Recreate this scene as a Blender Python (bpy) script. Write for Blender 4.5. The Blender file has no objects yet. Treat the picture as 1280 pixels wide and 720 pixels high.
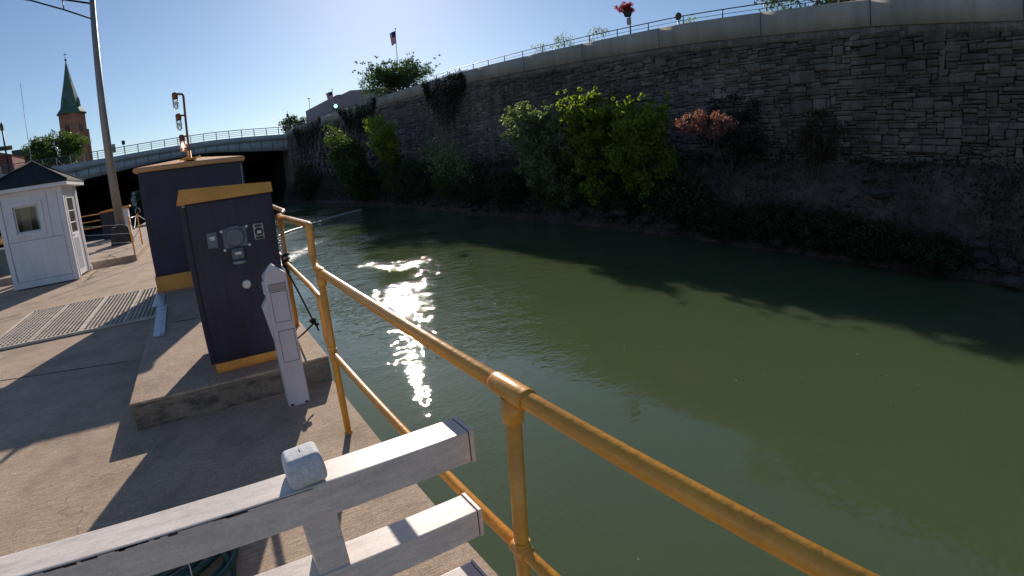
import bpy, bmesh, math, random
import numpy as np
from mathutils import Vector, Matrix
R = math.radians
random.seed(11); rng = np.random.default_rng(5)
scene = bpy.context.scene
COL = scene.collection

# ------------------------------------------------------------------ lens and camera
K1, K3, PITCH, ROLL, AZ = 1.603132, -.35831, .254354, -.0615683, -.5848785
H = 1.62
_up = np.array([math.sin(ROLL)*math.cos(PITCH), math.cos(ROLL)*math.cos(PITCH), math.sin(PITCH)])
_f = np.array([0, 0, -1.]); _h = _f-_up*(_f@_up); _h /= np.linalg.norm(_h); _rt = np.cross(_h, _up)
_Y = _h*math.cos(AZ)+_rt*math.sin(AZ); _X = np.cross(_Y, _up)
MW = np.array([_X, _Y, _up])
def ray(px, py):
    x = (px-640)/1000; y = (py-360)/1000; r = math.hypot(x, y); t = K1*r+K3*r**3
    s = math.sin(t)/r if r > 0 else 1
    return MW@np.array([x*s, -y*s, -math.cos(t)])
def onz(px, py, z): d = ray(px, py); t = (z-H)/d[2]; return Vector((d[0]*t, d[1]*t, z))
def onx(px, py, X): d = ray(px, py); t = X/d[0]; return Vector((X, d[1]*t, H+d[2]*t))
def ony(px, py, Y): d = ray(px, py); t = Y/d[1]; return Vector((d[0]*t, Y, H+d[2]*t))
def far(px, py, D): d = ray(px, py); t = D/math.hypot(d[0], d[1]); return Vector((d[0]*t, d[1]*t, H+d[2]*t))

cam = bpy.data.cameras.new('camera'); co = bpy.data.objects.new('camera', cam); COL.objects.link(co)
m = Matrix([[*MW[0], 0], [*MW[1], 0], [*MW[2], H], [0, 0, 0, 1]])
co.matrix_world = m
cam.type = 'PANO'; cam.panorama_type = 'FISHEYE_LENS_POLYNOMIAL'
cam.sensor_width = 36; cam.sensor_height = 20.25; cam.sensor_fit = 'HORIZONTAL'
S = 1.28/36
cam.fisheye_fov = R(170)
cam.fisheye_polynomial_k0 = 0; cam.fisheye_polynomial_k1 = -K1*S; cam.fisheye_polynomial_k2 = 0
cam.fisheye_polynomial_k3 = -K3*S**3; cam.fisheye_polynomial_k4 = 0
cam.clip_start = .02; cam.clip_end = 3000
scene.camera = co

# ------------------------------------------------------------------ materials
def mat(name, col, rough=.7, metal=0, noise=None, bump=None, spec=.5, island=0, coord='Object', emit=None, coat=0):
    """noise=(scale, amount, detail[, (sx,sy,sz)]) darkens/lightens; bump=(scale, strength, dist)"""
    mt = bpy.data.materials.new(name); mt.use_nodes = True; n = mt.node_tree.nodes; l = mt.node_tree.links
    b = n['Principled BSDF']; b.inputs['Roughness'].default_value = rough; b.inputs['Metallic'].default_value = metal
    b.inputs['Specular IOR Level'].default_value = spec
    if coat: b.inputs['Coat Weight'].default_value = coat
    b.inputs['Base Color'].default_value = (*col, 1)
    tc = n.new('ShaderNodeTexCoord'); out = None
    def mul(src, fac_socket, lo, hi):
        mr = n.new('ShaderNodeMapRange'); mr.inputs['To Min'].default_value = lo; mr.inputs['To Max'].default_value = hi
        l.new(fac_socket, mr.inputs['Value'])
        mx = n.new('ShaderNodeVectorMath'); mx.operation = 'SCALE'
        if src is None: mx.inputs[0].default_value = col
        else: l.new(src, mx.inputs[0])
        l.new(mr.outputs[0], mx.inputs['Scale']); return mx.outputs[0]
    for ns in (noise or []):
        t = n.new('ShaderNodeTexNoise'); t.inputs['Scale'].default_value = ns[0]; t.inputs['Detail'].default_value = ns[2]
        mp = n.new('ShaderNodeMapping'); mp.inputs['Scale'].default_value = ns[3] if len(ns) > 3 else (1, 1, 1)
        l.new(tc.outputs[coord], mp.inputs[0]); l.new(mp.outputs[0], t.inputs['Vector'])
        rp = n.new('ShaderNodeMapRange'); rp.inputs['From Min'].default_value = .3; rp.inputs['From Max'].default_value = .7
        l.new(t.outputs['Fac'], rp.inputs['Value'])
        out = mul(out, rp.outputs[0], 1-ns[1], 1+ns[1])
    if island:
        g = n.new('ShaderNodeNewGeometry'); out = mul(out, g.outputs['Random Per Island'], 1-island, 1+island)
    if out is not None: l.new(out, b.inputs['Base Color'])
    if bump:
        t = n.new('ShaderNodeTexNoise'); t.inputs['Scale'].default_value = bump[0]; t.inputs['Detail'].default_value = 6
        mp = n.new('ShaderNodeMapping'); mp.inputs['Scale'].default_value = bump[3] if len(bump) > 3 else (1, 1, 1)
        l.new(tc.outputs[coord], mp.inputs[0]); l.new(mp.outputs[0], t.inputs['Vector'])
        bp = n.new('ShaderNodeBump'); bp.inputs['Strength'].default_value = bump[1]; bp.inputs['Distance'].default_value = bump[2]
        l.new(t.outputs['Fac'], bp.inputs['Height']); l.new(bp.outputs[0], b.inputs['Normal'])
    if emit:
        b.inputs['Emission Color'].default_value = (*emit[0], 1); b.inputs['Emission Strength'].default_value = emit[1]
    return mt

def chips(mt, col, scale=22, lo=.70, hi=.73, streak=(1, 1, 1), amount=1.0):
    """sparse chipped or rusted spots showing another colour under the paint"""
    n = mt.node_tree.nodes; l = mt.node_tree.links; b = n['Principled BSDF']; tc = n.new('ShaderNodeTexCoord')
    mp = n.new('ShaderNodeMapping'); mp.inputs['Scale'].default_value = streak; t = n.new('ShaderNodeTexNoise'); t.inputs['Scale'].default_value = scale; t.inputs['Detail'].default_value = 7; t.inputs['Roughness'].default_value = .65
    l.new(tc.outputs['Object'], mp.inputs[0]); l.new(mp.outputs[0], t.inputs['Vector'])
    r = n.new('ShaderNodeMapRange'); r.inputs['From Min'].default_value = lo; r.inputs['From Max'].default_value = hi; r.inputs['To Max'].default_value = amount
    l.new(t.outputs['Fac'], r.inputs['Value']); mx = n.new('ShaderNodeMix'); mx.data_type = 'RGBA'; mx.inputs['B'].default_value = (*col, 1)
    src = b.inputs['Base Color']
    if src.is_linked: l.new(src.links[0].from_socket, mx.inputs['A'])
    else: mx.inputs['A'].default_value = src.default_value
    l.new(r.outputs[0], mx.inputs['Factor']); l.new(mx.outputs['Result'], b.inputs['Base Color'])

def leafmat(name, col, trans=.45, var=.35, tint=None):
    mt = bpy.data.materials.new(name); mt.use_nodes = True; n = mt.node_tree.nodes; l = mt.node_tree.links
    n.remove(n['Principled BSDF']); o = n['Material Output']
    g = n.new('ShaderNodeNewGeometry'); mx = n.new('ShaderNodeMix'); mx.data_type = 'RGBA'
    mx.inputs['A'].default_value = (*[c*(1-var) for c in col], 1)
    c2 = tint or [c*(1+var) for c in col]; mx.inputs['B'].default_value = (*c2, 1)
    l.new(g.outputs['Random Per Island'], mx.inputs['Factor'])
    d = n.new('ShaderNodeBsdfPrincipled'); d.inputs['Roughness'].default_value = .55
    d.inputs['Specular IOR Level'].default_value = .3
    t = n.new('ShaderNodeBsdfTranslucent'); ms = n.new('ShaderNodeMixShader'); ms.inputs[0].default_value = trans
    tm = n.new('ShaderNodeVectorMath'); tm.operation = 'MULTIPLY'; tm.inputs[1].default_value = (1.9, 2.1, .8)
    l.new(mx.outputs['Result'], d.inputs['Base Color']); l.new(mx.outputs['Result'], tm.inputs[0]); l.new(tm.outputs[0], t.inputs['Color'])
    l.new(d.outputs[0], ms.inputs[1]); l.new(t.outputs[0], ms.inputs[2]); l.new(ms.outputs[0], o.inputs['Surface'])
    return mt

def concrete_mat(name, col, joints=None, stain=.25, broom=True):
    mt = mat(name, col, .85, noise=[(.55, stain*.35, 5), (3.2, .08, 6), (9, .16, 3, (1, 7, 1)), (170, .38, 2), (45, .14, 2)], spec=.25)
    n = mt.node_tree.nodes; l = mt.node_tree.links; b = n['Principled BSDF']; tc = n.new('ShaderNodeTexCoord')
    src = b.inputs['Base Color'].links[0].from_socket
    # dark stains with shapes of their own, and hairline cracks
    st = n.new('ShaderNodeTexNoise'); st.inputs['Scale'].default_value = 1.3; st.inputs['Detail'].default_value = 9; st.inputs['Roughness'].default_value = .7
    l.new(tc.outputs['Object'], st.inputs['Vector'])
    rp = n.new('ShaderNodeValToRGB'); rp.color_ramp.elements[0].position = .36; rp.color_ramp.elements[0].color = (.74, .73, .71, 1)
    rp.color_ramp.elements[1].position = .5; rp.color_ramp.elements[1].color = (1, 1, 1, 1); l.new(st.outputs['Fac'], rp.inputs[0])
    mu = n.new('ShaderNodeVectorMath'); mu.operation = 'MULTIPLY'; l.new(src, mu.inputs[0]); l.new(rp.outputs[0], mu.inputs[1]); src = mu.outputs[0]
    wob = n.new('ShaderNodeTexNoise'); wob.inputs['Scale'].default_value = 1.1; wob.inputs['Detail'].default_value = 6
    l.new(tc.outputs['Object'], wob.inputs['Vector'])
    ad = n.new('ShaderNodeMixRGB') if False else n.new('ShaderNodeVectorMath'); ad.operation = 'MULTIPLY_ADD'
    l.new(wob.outputs['Color'], ad.inputs[0]); ad.inputs[1].default_value = (1.2, 1.2, 1.2); l.new(tc.outputs['Object'], ad.inputs[2])
    vo = n.new('ShaderNodeTexVoronoi'); vo.feature = 'DISTANCE_TO_EDGE'; vo.inputs['Scale'].default_value = .42; l.new(ad.outputs[0], vo.inputs['Vector'])
    cr = n.new('ShaderNodeMapRange'); cr.inputs['From Min'].default_value = .0; cr.inputs['From Max'].default_value = .0028
    cr.inputs['To Min'].default_value = .62; cr.inputs['To Max'].default_value = 1; l.new(vo.outputs['Distance'], cr.inputs[0])
    sc = n.new('ShaderNodeVectorMath'); sc.operation = 'SCALE'; l.new(src, sc.inputs[0]); l.new(cr.outputs[0], sc.inputs['Scale']); src = sc.outputs[0]
    l.new(src, b.inputs['Base Color'])
    nz = n.new('ShaderNodeTexNoise'); nz.inputs['Scale'].default_value = 140; nz.inputs['Detail'].default_value = 4
    l.new(tc.outputs['Object'], nz.inputs['Vector'])
    br = n.new('ShaderNodeTexNoise'); br.inputs['Scale'].default_value = 30; br.inputs['Detail'].default_value = 3
    mp = n.new('ShaderNodeMapping'); mp.inputs['Scale'].default_value = (.25, 5, 1); mp.inputs['Rotation'].default_value = (0, 0, R(8)); l.new(tc.outputs['Object'], mp.inputs[0]); l.new(mp.outputs[0], br.inputs['Vector'])
    sm = n.new('ShaderNodeMath'); sm.operation = 'MULTIPLY_ADD'; sm.inputs[1].default_value = .8 if broom else .2; l.new(br.outputs['Fac'], sm.inputs[0]); l.new(nz.outputs['Fac'], sm.inputs[2])
    bp = n.new('ShaderNodeBump'); bp.inputs['Strength'].default_value = .55; bp.inputs['Distance'].default_value = .006
    l.new(sm.outputs[0], bp.inputs['Height']); l.new(bp.outputs[0], b.inputs['Normal'])
    return mt

M = {}
M['deck'] = concrete_mat('deck_concrete', (.44, .325, .235))
M['platform'] = concrete_mat('platform_concrete', (.42, .312, .23), stain=.3)
M['oldconc'] = mat('old_concrete', (.17, .15, .13), .9, noise=[(.7, .35, 7), (5, .2, 5), (2.2, .28, 4, (6, 6, .35))], bump=(25, .5, .02))
M['riser'] = mat('stained_riser', (.22, .185, .145), .9, noise=[(1.8, .2, 5), (40, .2, 3)], bump=(60, .5, .004)); chips(M['riser'], (.045, .04, .038), 4, .48, .62, (1, 1, 3.5), .85)
M['parapet'] = mat('parapet_concrete', (.38, .355, .32), .9, noise=[(.35, .16, 5), (1.1, .13, 6, (2, 2, .3)), (14, .1, 4)], bump=(30, .35, .01))
M['stone'] = mat('wall_stone', (.122, .100, .090), .9, noise=[(.22, .34, 5), (.5, .30, 6, (2.5, 2.5, .35)), (1.6, .2, 6), (4, .2, 6), (18, .15, 4)], bump=(7, .9, .05), island=.30)
M['mortar'] = mat('wall_mortar', (.025, .023, .022), 1, noise=[(3, .4, 4)])
M['yellow'] = mat('ochre_paint', (.80, .345, .04), .36, noise=[(6, .13, 5), (60, .08, 3)], bump=(38, .30, .006), coat=.3)
M['yellow_flat'] = mat('ochre_panel_paint', (.74, .33, .065), .55, noise=[(5, .12, 5), (40, .07, 3)])
chips(M['yellow'], (.16, .07, .03), 26, .685, .70); chips(M['yellow'], (.45, .19, .04), 7, .56, .72, (1, 1, .4), .6)
chips(M['yellow_flat'], (.14, .07, .03), 18, .70, .715, (1, 1, .5))
M['ochre_faded'] = mat('faded_ochre_sheet', (.60, .31, .13), .6, noise=[(3, .14, 6), (20, .08, 4)]); chips(M['ochre_faded'], (.18, .08, .04), 9, .66, .70)
M['rust'] = mat('rusty_brown_paint', (.21, .078, .03), .6, noise=[(20, .3, 5)])
M['navy'] = mat('navy_paint', (.0098, .0096, .038), .42, noise=[(3, .35, 6), (7, .35, 6, (4, 4, .35)), (60, .2, 3)], bump=(50, .06, .002), spec=.45)
chips(M['navy'], (.055, .055, .085), 4, .54, .80, (3, 3, .3), .3); chips(M['navy'], (.12, .115, .12), 34, .735, .745, (1, 1, .6))
M['navy_dark'] = mat('navy_seam', (.003, .003, .008), .6)
M['white'] = mat('white_board_paint', (.68, .68, .72), .5, noise=[(2, .06, 5), (1.5, .05, 4, (6, 6, .6)), (30, .03, 3)], bump=(60, .1, .002))
chips(M['white'], (.40, .38, .36), 5, .58, .85, (3, 3, .3), .5)
M['vinyl'] = mat('white_vinyl', (.70, .615, .555), .42, noise=[(4, .09, 6), (13, .10, 7, (.6, 4, 4)), (40, .09, 5, (.7, 2, 2)), (160, .08, 2)], bump=(60, .12, .002), spec=.4)
chips(M['vinyl'], (.13, .10, .08), 45, .715, .725, (.6, 1.5, 1.5)); chips(M['vinyl'], (.36, .31, .27), 7, .55, .75, (.5, 2, 2), .6)
M['plastic'] = mat('pedestal_white', (.60, .59, .64), .45, noise=[(5, .06, 5), (3, .07, 4, (4, 4, .5))])
M['grime'] = mat('grime_line', (.06, .035, .035), .9)
M['capwood'] = mat('weathered_white_wood', (.62, .62, .62), .75, noise=[(14, .14, 8), (90, .16, 4)], bump=(90, .3, .002)); chips(M['capwood'], (.22, .22, .23), 30, .60, .70)
M['greymetal'] = mat('grey_metal', (.30, .31, .33), .4, .6, noise=[(12, .15, 4)])
M['greyplastic'] = mat('grey_enclosure', (.13, .145, .17), .45, noise=[(15, .1, 4)])
M['lightgrey'] = mat('pale_metal', (.55, .56, .58), .35, .4)
M['zinc'] = mat('zinc_sheet', (.42, .47, .52), .45, .55, noise=[(6, .16, 5)])
M['polegrey'] = mat('galvanised_pole', (.27, .25, .24), .55, .35, noise=[(1.2, .18, 5), (8, .1, 3)])
M['polebase'] = mat('dark_pole_base', (.05, .047, .045), .8, noise=[(5, .3, 4)])
M['shingle'] = mat('dark_shingles', (.018, .020, .022), .9, noise=[(6, .4, 4), (30, .3, 2, (1, 1, 5))], bump=(20, .5, .01))
M['glass'] = mat('window_glass', (.10, .09, .08), .06, spec=.9)
M['inside'] = mat('booth_curtain', (.30, .26, .21), .9, noise=[(14, .25, 3, (6, 6, .4))])
M['black'] = mat('black_metal', (.012, .012, .014), .5)
M['rope'] = mat('black_rope', (.012, .012, .013), .8, bump=(90, .6, .004))
M['hose'] = mat('green_hose', (.01, .05, .04), .35, noise=[(8, .2, 3)])
M['steelgreen'] = mat('green_grey_steel', (.10, .13, .12), .6, noise=[(5, .25, 4)])
M['bridgepaint'] = mat('bridge_grey_green', (.36, .38, .40), .7, noise=[(.4, .15, 4), (2, .14, 4, (4, 4, .3))])
M['bridgeshade'] = mat('painted_bridge_shade', (.015, .014, .013), .95)  # near-black colour paints in the deep shadow beneath the bridge
M['bridgerail'] = mat('bridge_rail_paint', (.13, .16, .15), .6)
M['grate'] = mat('grate_steel', (.55, .47, .40), .6, .15, noise=[(5, .2, 4)])
M['pit_shade'] = mat('painted_pit_shade', (.02, .018, .016), .9)  # near-black colour stands for shade in the lock chamber and under the grating
M['copper'] = mat('green_copper', (.055, .12, .095), .7, noise=[(.12, .2, 4)])
M['brick'] = mat('tan_brick', (.30, .14, .085), .9, noise=[(.3, .15, 4), (4, .1, 3)])
M['redbrick'] = mat('red_brick', (.18, .06, .045), .9, noise=[(.3, .15, 4)])
M['teal'] = mat('dark_teal_cladding', (.035, .06, .07), .8, noise=[(.3, .1, 3)])
M['officewall'] = mat('brown_grey_facade', (.30, .25, .26), .9, noise=[(.1, .12, 4), (.8, .08, 3)])
M['beige'] = mat('beige_stone', (.35, .33, .30), .9, noise=[(.3, .15, 4)])
M['winlight'] = mat('bright_window_band', (.55, .56, .56), .3)
M['street'] = mat('asphalt', (.055, .055, .055), .9, noise=[(.5, .2, 4)])
M['soil'] = mat('bank_soil', (.075, .055, .047), 1, noise=[(.5, .4, 6), (3, .35, 6), (12, .3, 3)], bump=(4, 1, .15))
M['rock'] = mat('bank_rock', (.055, .047, .045), .95, noise=[(2, .35, 6), (9, .2, 4)], bump=(8, .8, .06), island=.3)
M['hill'] = mat('land', (.06, .07, .04), 1, noise=[(.1, .2, 4)])
M['bark'] = mat('bark', (.07, .05, .04), .95, noise=[(9, .3, 4)])
M['leafA'] = leafmat('silvery_leaves', (.10, .135, .075), .45, .3, (.21, .25, .17))
M['leafB'] = leafmat('yellow_green_leaves', (.12, .175, .03), .55, .3, (.24, .27, .05))
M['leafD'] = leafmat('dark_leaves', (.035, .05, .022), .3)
M['leafM'] = leafmat('mid_green_leaves', (.055, .085, .025), .42)
M['leafR'] = leafmat('red_leaves', (.20, .05, .065), .3, .3, (.34, .15, .17))
M['leafBr'] = leafmat('russet_leaves', (.085, .045, .03), .35, .4, (.06, .06, .025))
M['leafUnder'] = leafmat('scrub_leaves', (.05, .042, .028), .3, .45, (.035, .045, .02))
M['leafFloat'] = leafmat('floating_leaf', (.20, .17, .09), .1, .4)
M['leafIvy'] = leafmat('ivy_leaves', (.022, .030, .020), .2, .4)
M['leafLoc'] = leafmat('locust_leaves', (.055, .095, .045), .4)
M['flower'] = leafmat('flower_petals', (.5, .03, .08), .4, .3, (.35, .02, .02))
M['flagred'] = mat('flag_red', (.55, .03, .04), .8); M['flagwhite'] = mat('flag_white', (.8, .8, .8), .8); M['flagblue'] = mat('flag_blue', (.02, .03, .15), .8)
M['globe'] = mat('white_globe', (.85, .83, .8), .3)
M['clear'] = None
M['litlamp'] = mat('lit_amber_glass', (.9, .35, .2), .3, emit=((1., .42, .22), 14))
M['greenlit'] = mat('green_signal_light', (.1, .8, .5), .3, emit=((.25, 1., .65), 4))
def glassmat():
    mt = bpy.data.materials.new('clear_lamp_glass'); mt.use_nodes = True; n = mt.node_tree.nodes; l = mt.node_tree.links
    n.remove(n['Principled BSDF']); b = n.new('ShaderNodeBsdfGlossy'); b.inputs['Roughness'].default_value = .05
    tr = n.new('ShaderNodeBsdfTransparent'); tr.inputs[0].default_value = (.86, .88, .9, 1); ms = n.new('ShaderNodeMixShader'); fr = n.new('ShaderNodeFresnel'); fr.inputs[0].default_value = 1.5
    l.new(fr.outputs[0], ms.inputs[0]); l.new(tr.outputs[0], ms.inputs[1]); l.new(b.outputs[0], ms.inputs[2]); l.new(ms.outputs[0], n['Material Output'].inputs[0]); return mt
M['clear'] = glassmat()

def watermat():
    mt = bpy.data.materials.new('canal_water'); mt.use_nodes = True; n = mt.node_tree.nodes; l = mt.node_tree.links
    b = n['Principled BSDF']; b.inputs['Roughness'].default_value = .012; b.inputs['IOR'].default_value = 1.33; b.inputs['Specular IOR Level'].default_value = .95
    b.inputs['Subsurface Weight'].default_value = 1; b.inputs['Subsurface Radius'].default_value = (1, 1.1, .8); b.inputs['Subsurface Scale'].default_value = 3.5
    tc = n.new('ShaderNodeTexCoord')
    nz = n.new('ShaderNodeTexNoise'); nz.inputs['Scale'].default_value = .09; nz.inputs['Detail'].default_value = 3; l.new(tc.outputs['Object'], nz.inputs['Vector'])
    cr = n.new('ShaderNodeMix'); cr.data_type = 'RGBA'; cr.inputs['A'].default_value = (.072, .100, .045, 1); cr.inputs['B'].default_value = (.086, .116, .052, 1)
    l.new(nz.outputs['Fac'], cr.inputs['Factor']); l.new(cr.outputs['Result'], b.inputs['Base Color'])
    # ripples: short wind waves, stronger in patches
    def wave(scale, stretch, rot, detail):
        mp = n.new('ShaderNodeMapping'); mp.inputs['Scale'].default_value = stretch; mp.inputs['Rotation'].default_value = (0, 0, R(rot))
        t = n.new('ShaderNodeTexNoise'); t.inputs['Scale'].default_value = scale; t.inputs['Detail'].default_value = detail; t.inputs['Roughness'].default_value = .55
        l.new(tc.outputs['Object'], mp.inputs[0]); l.new(mp.outputs[0], t.inputs['Vector']); return t.outputs['Fac']
    w1 = wave(1.5, (1.0, 2.0, 1), 24, 0); w2 = wave(6.5, (1, 1.9, 1), 14, 0)
    add = n.new('ShaderNodeMath'); add.operation = 'MULTIPLY_ADD'; add.inputs[1].default_value = .62; l.new(w2, add.inputs[0]); l.new(w1, add.inputs[2])
    # calm close to the near wall, rippled further up the canal (wind patches)
    pm = n.new('ShaderNodeTexNoise'); pm.inputs['Scale'].default_value = .2; pm.inputs['Detail'].default_value = 4; l.new(tc.outputs['Object'], pm.inputs['Vector'])
    sx = n.new('ShaderNodeSeparateXYZ'); l.new(tc.outputs['Object'], sx.inputs[0])
    gy = n.new('ShaderNodeMapRange'); gy.inputs['From Min'].default_value = 3; gy.inputs['From Max'].default_value = 18; gy.inputs['To Min'].default_value = .16; gy.inputs['To Max'].default_value = .8
    l.new(sx.outputs['Y'], gy.inputs[0])
    pr = n.new('ShaderNodeMapRange'); pr.inputs['From Min'].default_value = .42; pr.inputs['From Max'].default_value = .60; pr.inputs['To Min'].default_value = .3; pr.inputs['To Max'].default_value = 1.3
    l.new(pm.outputs['Fac'], pr.inputs[0])
    st = n.new('ShaderNodeMath'); st.operation = 'MULTIPLY'; l.new(gy.outputs[0], st.inputs[0]); l.new(pr.outputs[0], st.inputs[1])
    hm = n.new('ShaderNodeMath'); hm.operation = 'MULTIPLY'; l.new(add.outputs[0], hm.inputs[0]); l.new(st.outputs[0], hm.inputs[1])
    bp = n.new('ShaderNodeBump'); bp.inputs['Strength'].default_value = 1; bp.inputs['Distance'].default_value = .036
    l.new(hm.outputs[0], bp.inputs['Height']); l.new(bp.outputs[0], b.inputs['Normal'])
    return mt
M['water'] = watermat()
HAZE = 0
hm_ = bpy.data.materials.new('haze_air'); hm_.use_nodes = True; n = hm_.node_tree.nodes; l = hm_.node_tree.links
n.remove(n['Principled BSDF']); pv_ = n.new('ShaderNodeVolumePrincipled'); pv_.inputs['Color'].default_value = (.92, .95, 1, 1)
pv_.inputs['Density'].default_value = HAZE; pv_.inputs['Anisotropy'].default_value = .6; l.new(pv_.outputs[0], n['Material Output'].inputs['Volume']); M['haze'] = hm_

# ------------------------------------------------------------------ mesh helpers
class B:
    def __init__(s): s.bm = bmesh.new()
    def box(s, x0, x1, y0, y1, z0, z1, bev=0, rot=None, piv=None):
        r = bmesh.ops.create_cube(s.bm, size=1); vs = r['verts']
        for v in vs:
            v.co = Vector((x0+(x1-x0)*(v.co.x+.5), y0+(y1-y0)*(v.co.y+.5), z0+(z1-z0)*(v.co.z+.5)))
        if bev:
            es = list({e for v in vs for e in v.link_edges})
            rr = bmesh.ops.bevel(s.bm, geom=es, offset=bev, segments=2, affect='EDGES', profile=.6)
            vs = list({v for f in rr['faces'] for v in f.verts} | {v for v in vs if v.is_valid})
        if rot is not None:
            p = Vector(piv); 
            for v in vs: v.co = p+rot@(v.co-p)
        return s
    def poly(s, pts, depth=None):
        """flat polygon; depth = Vector extrusion -> closed prism"""
        a = [s.bm.verts.new(Vector(p)) for p in pts]; s.bm.faces.new(a)
        if depth is not None:
            d = Vector(depth); b = [s.bm.verts.new(Vector(p)+d) for p in pts]; s.bm.faces.new(b[::-1])
            for i in range(len(a)):
                j = (i+1) % len(a); s.bm.faces.new((a[j], a[i], b[i], b[j]))
        return s
    def tube(s, path, r, n=12, cap=True, closed=False):
        P = [Vector(p) for p in path]; rs = r if isinstance(r, (list, tuple)) else [r]*len(P)
        t0 = (P[1]-P[0]).normalized(); u = t0.orthogonal().normalized(); rings = []
        for i, p in enumerate(P):
            if i == 0: t = P[1]-P[0]
            elif i == len(P)-1: t = P[-1]-P[-2]
            else: t = (P[i+1]-P[i]).normalized()+(P[i]-P[i-1]).normalized()
            t = t.normalized() if t.length > 1e-9 else t0
            u = (u-t*u.dot(t)).normalized(); w = t.cross(u)
            rings.append([s.bm.verts.new(p+(u*math.cos(2*math.pi*k/n)+w*math.sin(2*math.pi*k/n))*rs[i]) for k in range(n)])
        for a, b in zip(rings, rings[1:]):
            for k in range(n):
                f = s.bm.faces.new((a[k], a[(k+1) % n], b[(k+1) % n], b[k])); f.smooth = True
        if cap:
            s.bm.faces.new(rings[0][::-1]); s.bm.faces.new(rings[-1])
        return s
    def lathe(s, c, prof, n=20, axis='z', smooth=True):
        """prof: list of (r, h) along axis from c"""
        c = Vector(c); rings = []
        for r, h in prof:
            ring = []
            for k in range(n):
                a = 2*math.pi*k/n; x, y = r*math.cos(a), r*math.sin(a)
                ring.append(s.bm.verts.new(c+(Vector((x, y, h)) if axis == 'z' else Vector((x, h, y)) if axis == 'y' else Vector((h, x, y)))))
            rings.append(ring)
        for a, b in zip(rings, rings[1:]):
            for k in range(n):
                f = s.bm.faces.new((a[k], a[(k+1) % n], b[(k+1) % n], b[k])); f.smooth = smooth
        s.bm.faces.new(rings[0][::-1]); s.bm.faces.new(rings[-1]); return s
    def ball(s, c, r, sc=(1, 1, 1), seg=16):
        m = Matrix.Translation(Vector(c))@Matrix.Diagonal((*[r*k for k in sc], 1))
        rr = bmesh.ops.create_uvsphere(s.bm, u_segments=seg, v_segments=seg//2+2, radius=1, matrix=m)
        for v in rr['verts']:
            for f in v.link_faces: f.smooth = True
        return s
    def done(s, name, material, parent=None, loc=None):
        bmesh.ops.recalc_face_normals(s.bm, faces=s.bm.faces)
        off = parent_world(parent) if parent is not None else Vector(loc) if loc is not None else Vector((0, 0, 0))
        for v in s.bm.verts: v.co -= off
        me = bpy.data.meshes.new(name); s.bm.to_mesh(me); s.bm.free()
        return link(name, me, material, parent, off)
def parent_world(p):
    v = Vector((0, 0, 0))
    while p is not None: v += p.location; p = p.parent
    return v
def link(name, me, material, parent, off):
    o = bpy.data.objects.new(name, me); COL.objects.link(o)
    for mm in (material if isinstance(material, (list, tuple)) else [material]): me.materials.append(mm)
    if parent is not None: o.parent = parent
    else: o.location = off
    return o
def thing(name, loc, label, cat, group=None):
    o = bpy.data.objects.new(name, None); COL.objects.link(o); o.location = loc; o.empty_display_size = .1
    o['label'] = label; o['category'] = cat
    if group: o['group'] = group
    return o
def tag(o, label, cat, group=None):
    o['label'] = label; o['category'] = cat
    if group: o['group'] = group
    return o
def struct(o, kind='structure'): o['kind'] = kind; return o
def rawmesh(name, V, F, material, parent=None, smooth=False):
    """numpy quads"""
    V = np.asarray(V, dtype=np.float32); F = np.asarray(F, dtype=np.int32)
    off = parent_world(parent) if parent is not None else Vector((0, 0, 0))
    V = V-np.array(off, dtype=np.float32)
    me = bpy.data.meshes.new(name); k = F.shape[1]
    me.vertices.add(len(V)); me.vertices.foreach_set('co', V.ravel())
    me.loops.add(F.size); me.loops.foreach_set('vertex_index', F.ravel())
    me.polygons.add(len(F)); me.polygons.foreach_set('loop_start', np.arange(0, F.size, k, dtype=np.int32))
    if smooth: me.polygons.foreach_set('use_smooth', np.ones(len(F), dtype=bool))
    me.update(calc_edges=True); me.validate()
    return link(name, me, material, parent, off)

def limbs(cl, base, n, top, spread_x, spread_y, r, seg=9):
    """leaf clumps strung along arching shoots: spiky, gappy outline"""
    for i in range(n):
        a = rng.uniform(0, 2*math.pi); e = rng.uniform(.25, 1.05)
        ex, ey, ez = base.x+math.cos(a)*spread_x*e, base.y+math.sin(a)*spread_y*e, base.z+(top-base.z)*rng.uniform(.55, 1.02)
        for k in range(seg):
            t = .35+.65*k/(seg-1)
            cl.append((Vector((base.x+(ex-base.x)*t**1.3, base.y+(ey-base.y)*t**1.3, base.z+(ez-base.z)*t**.85))+Vector(rng.normal(size=3))*r*.3, r*(1.15-.8*k/(seg-1))))
def leaf_quads(C, size, flat=None):
    """C (n,3) leaf centres -> verts, faces of bent diamond leaves"""
    n = len(C); a = rng.normal(size=(n, 3)); a /= np.linalg.norm(a, axis=1)[:, None]
    if flat is not None: a = a*np.array(flat)+1e-6; a /= np.linalg.norm(a, axis=1)[:, None]
    b = np.cross(a, rng.normal(size=(n, 3))); b /= np.linalg.norm(b, axis=1)[:, None]
    nn = np.cross(a, b)
    L = (size*rng.uniform(.6, 1.25, n))[:, None]; W = L*rng.uniform(.32, .5, n)[:, None]
    V = np.stack([C-a*L*.5, C+b*W*.8+nn*L*.06, C+a*L*.5, C-b*W*.8+nn*L*.06], 1).reshape(-1, 3)
    return V, np.arange(4*n).reshape(n, 4)

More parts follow.
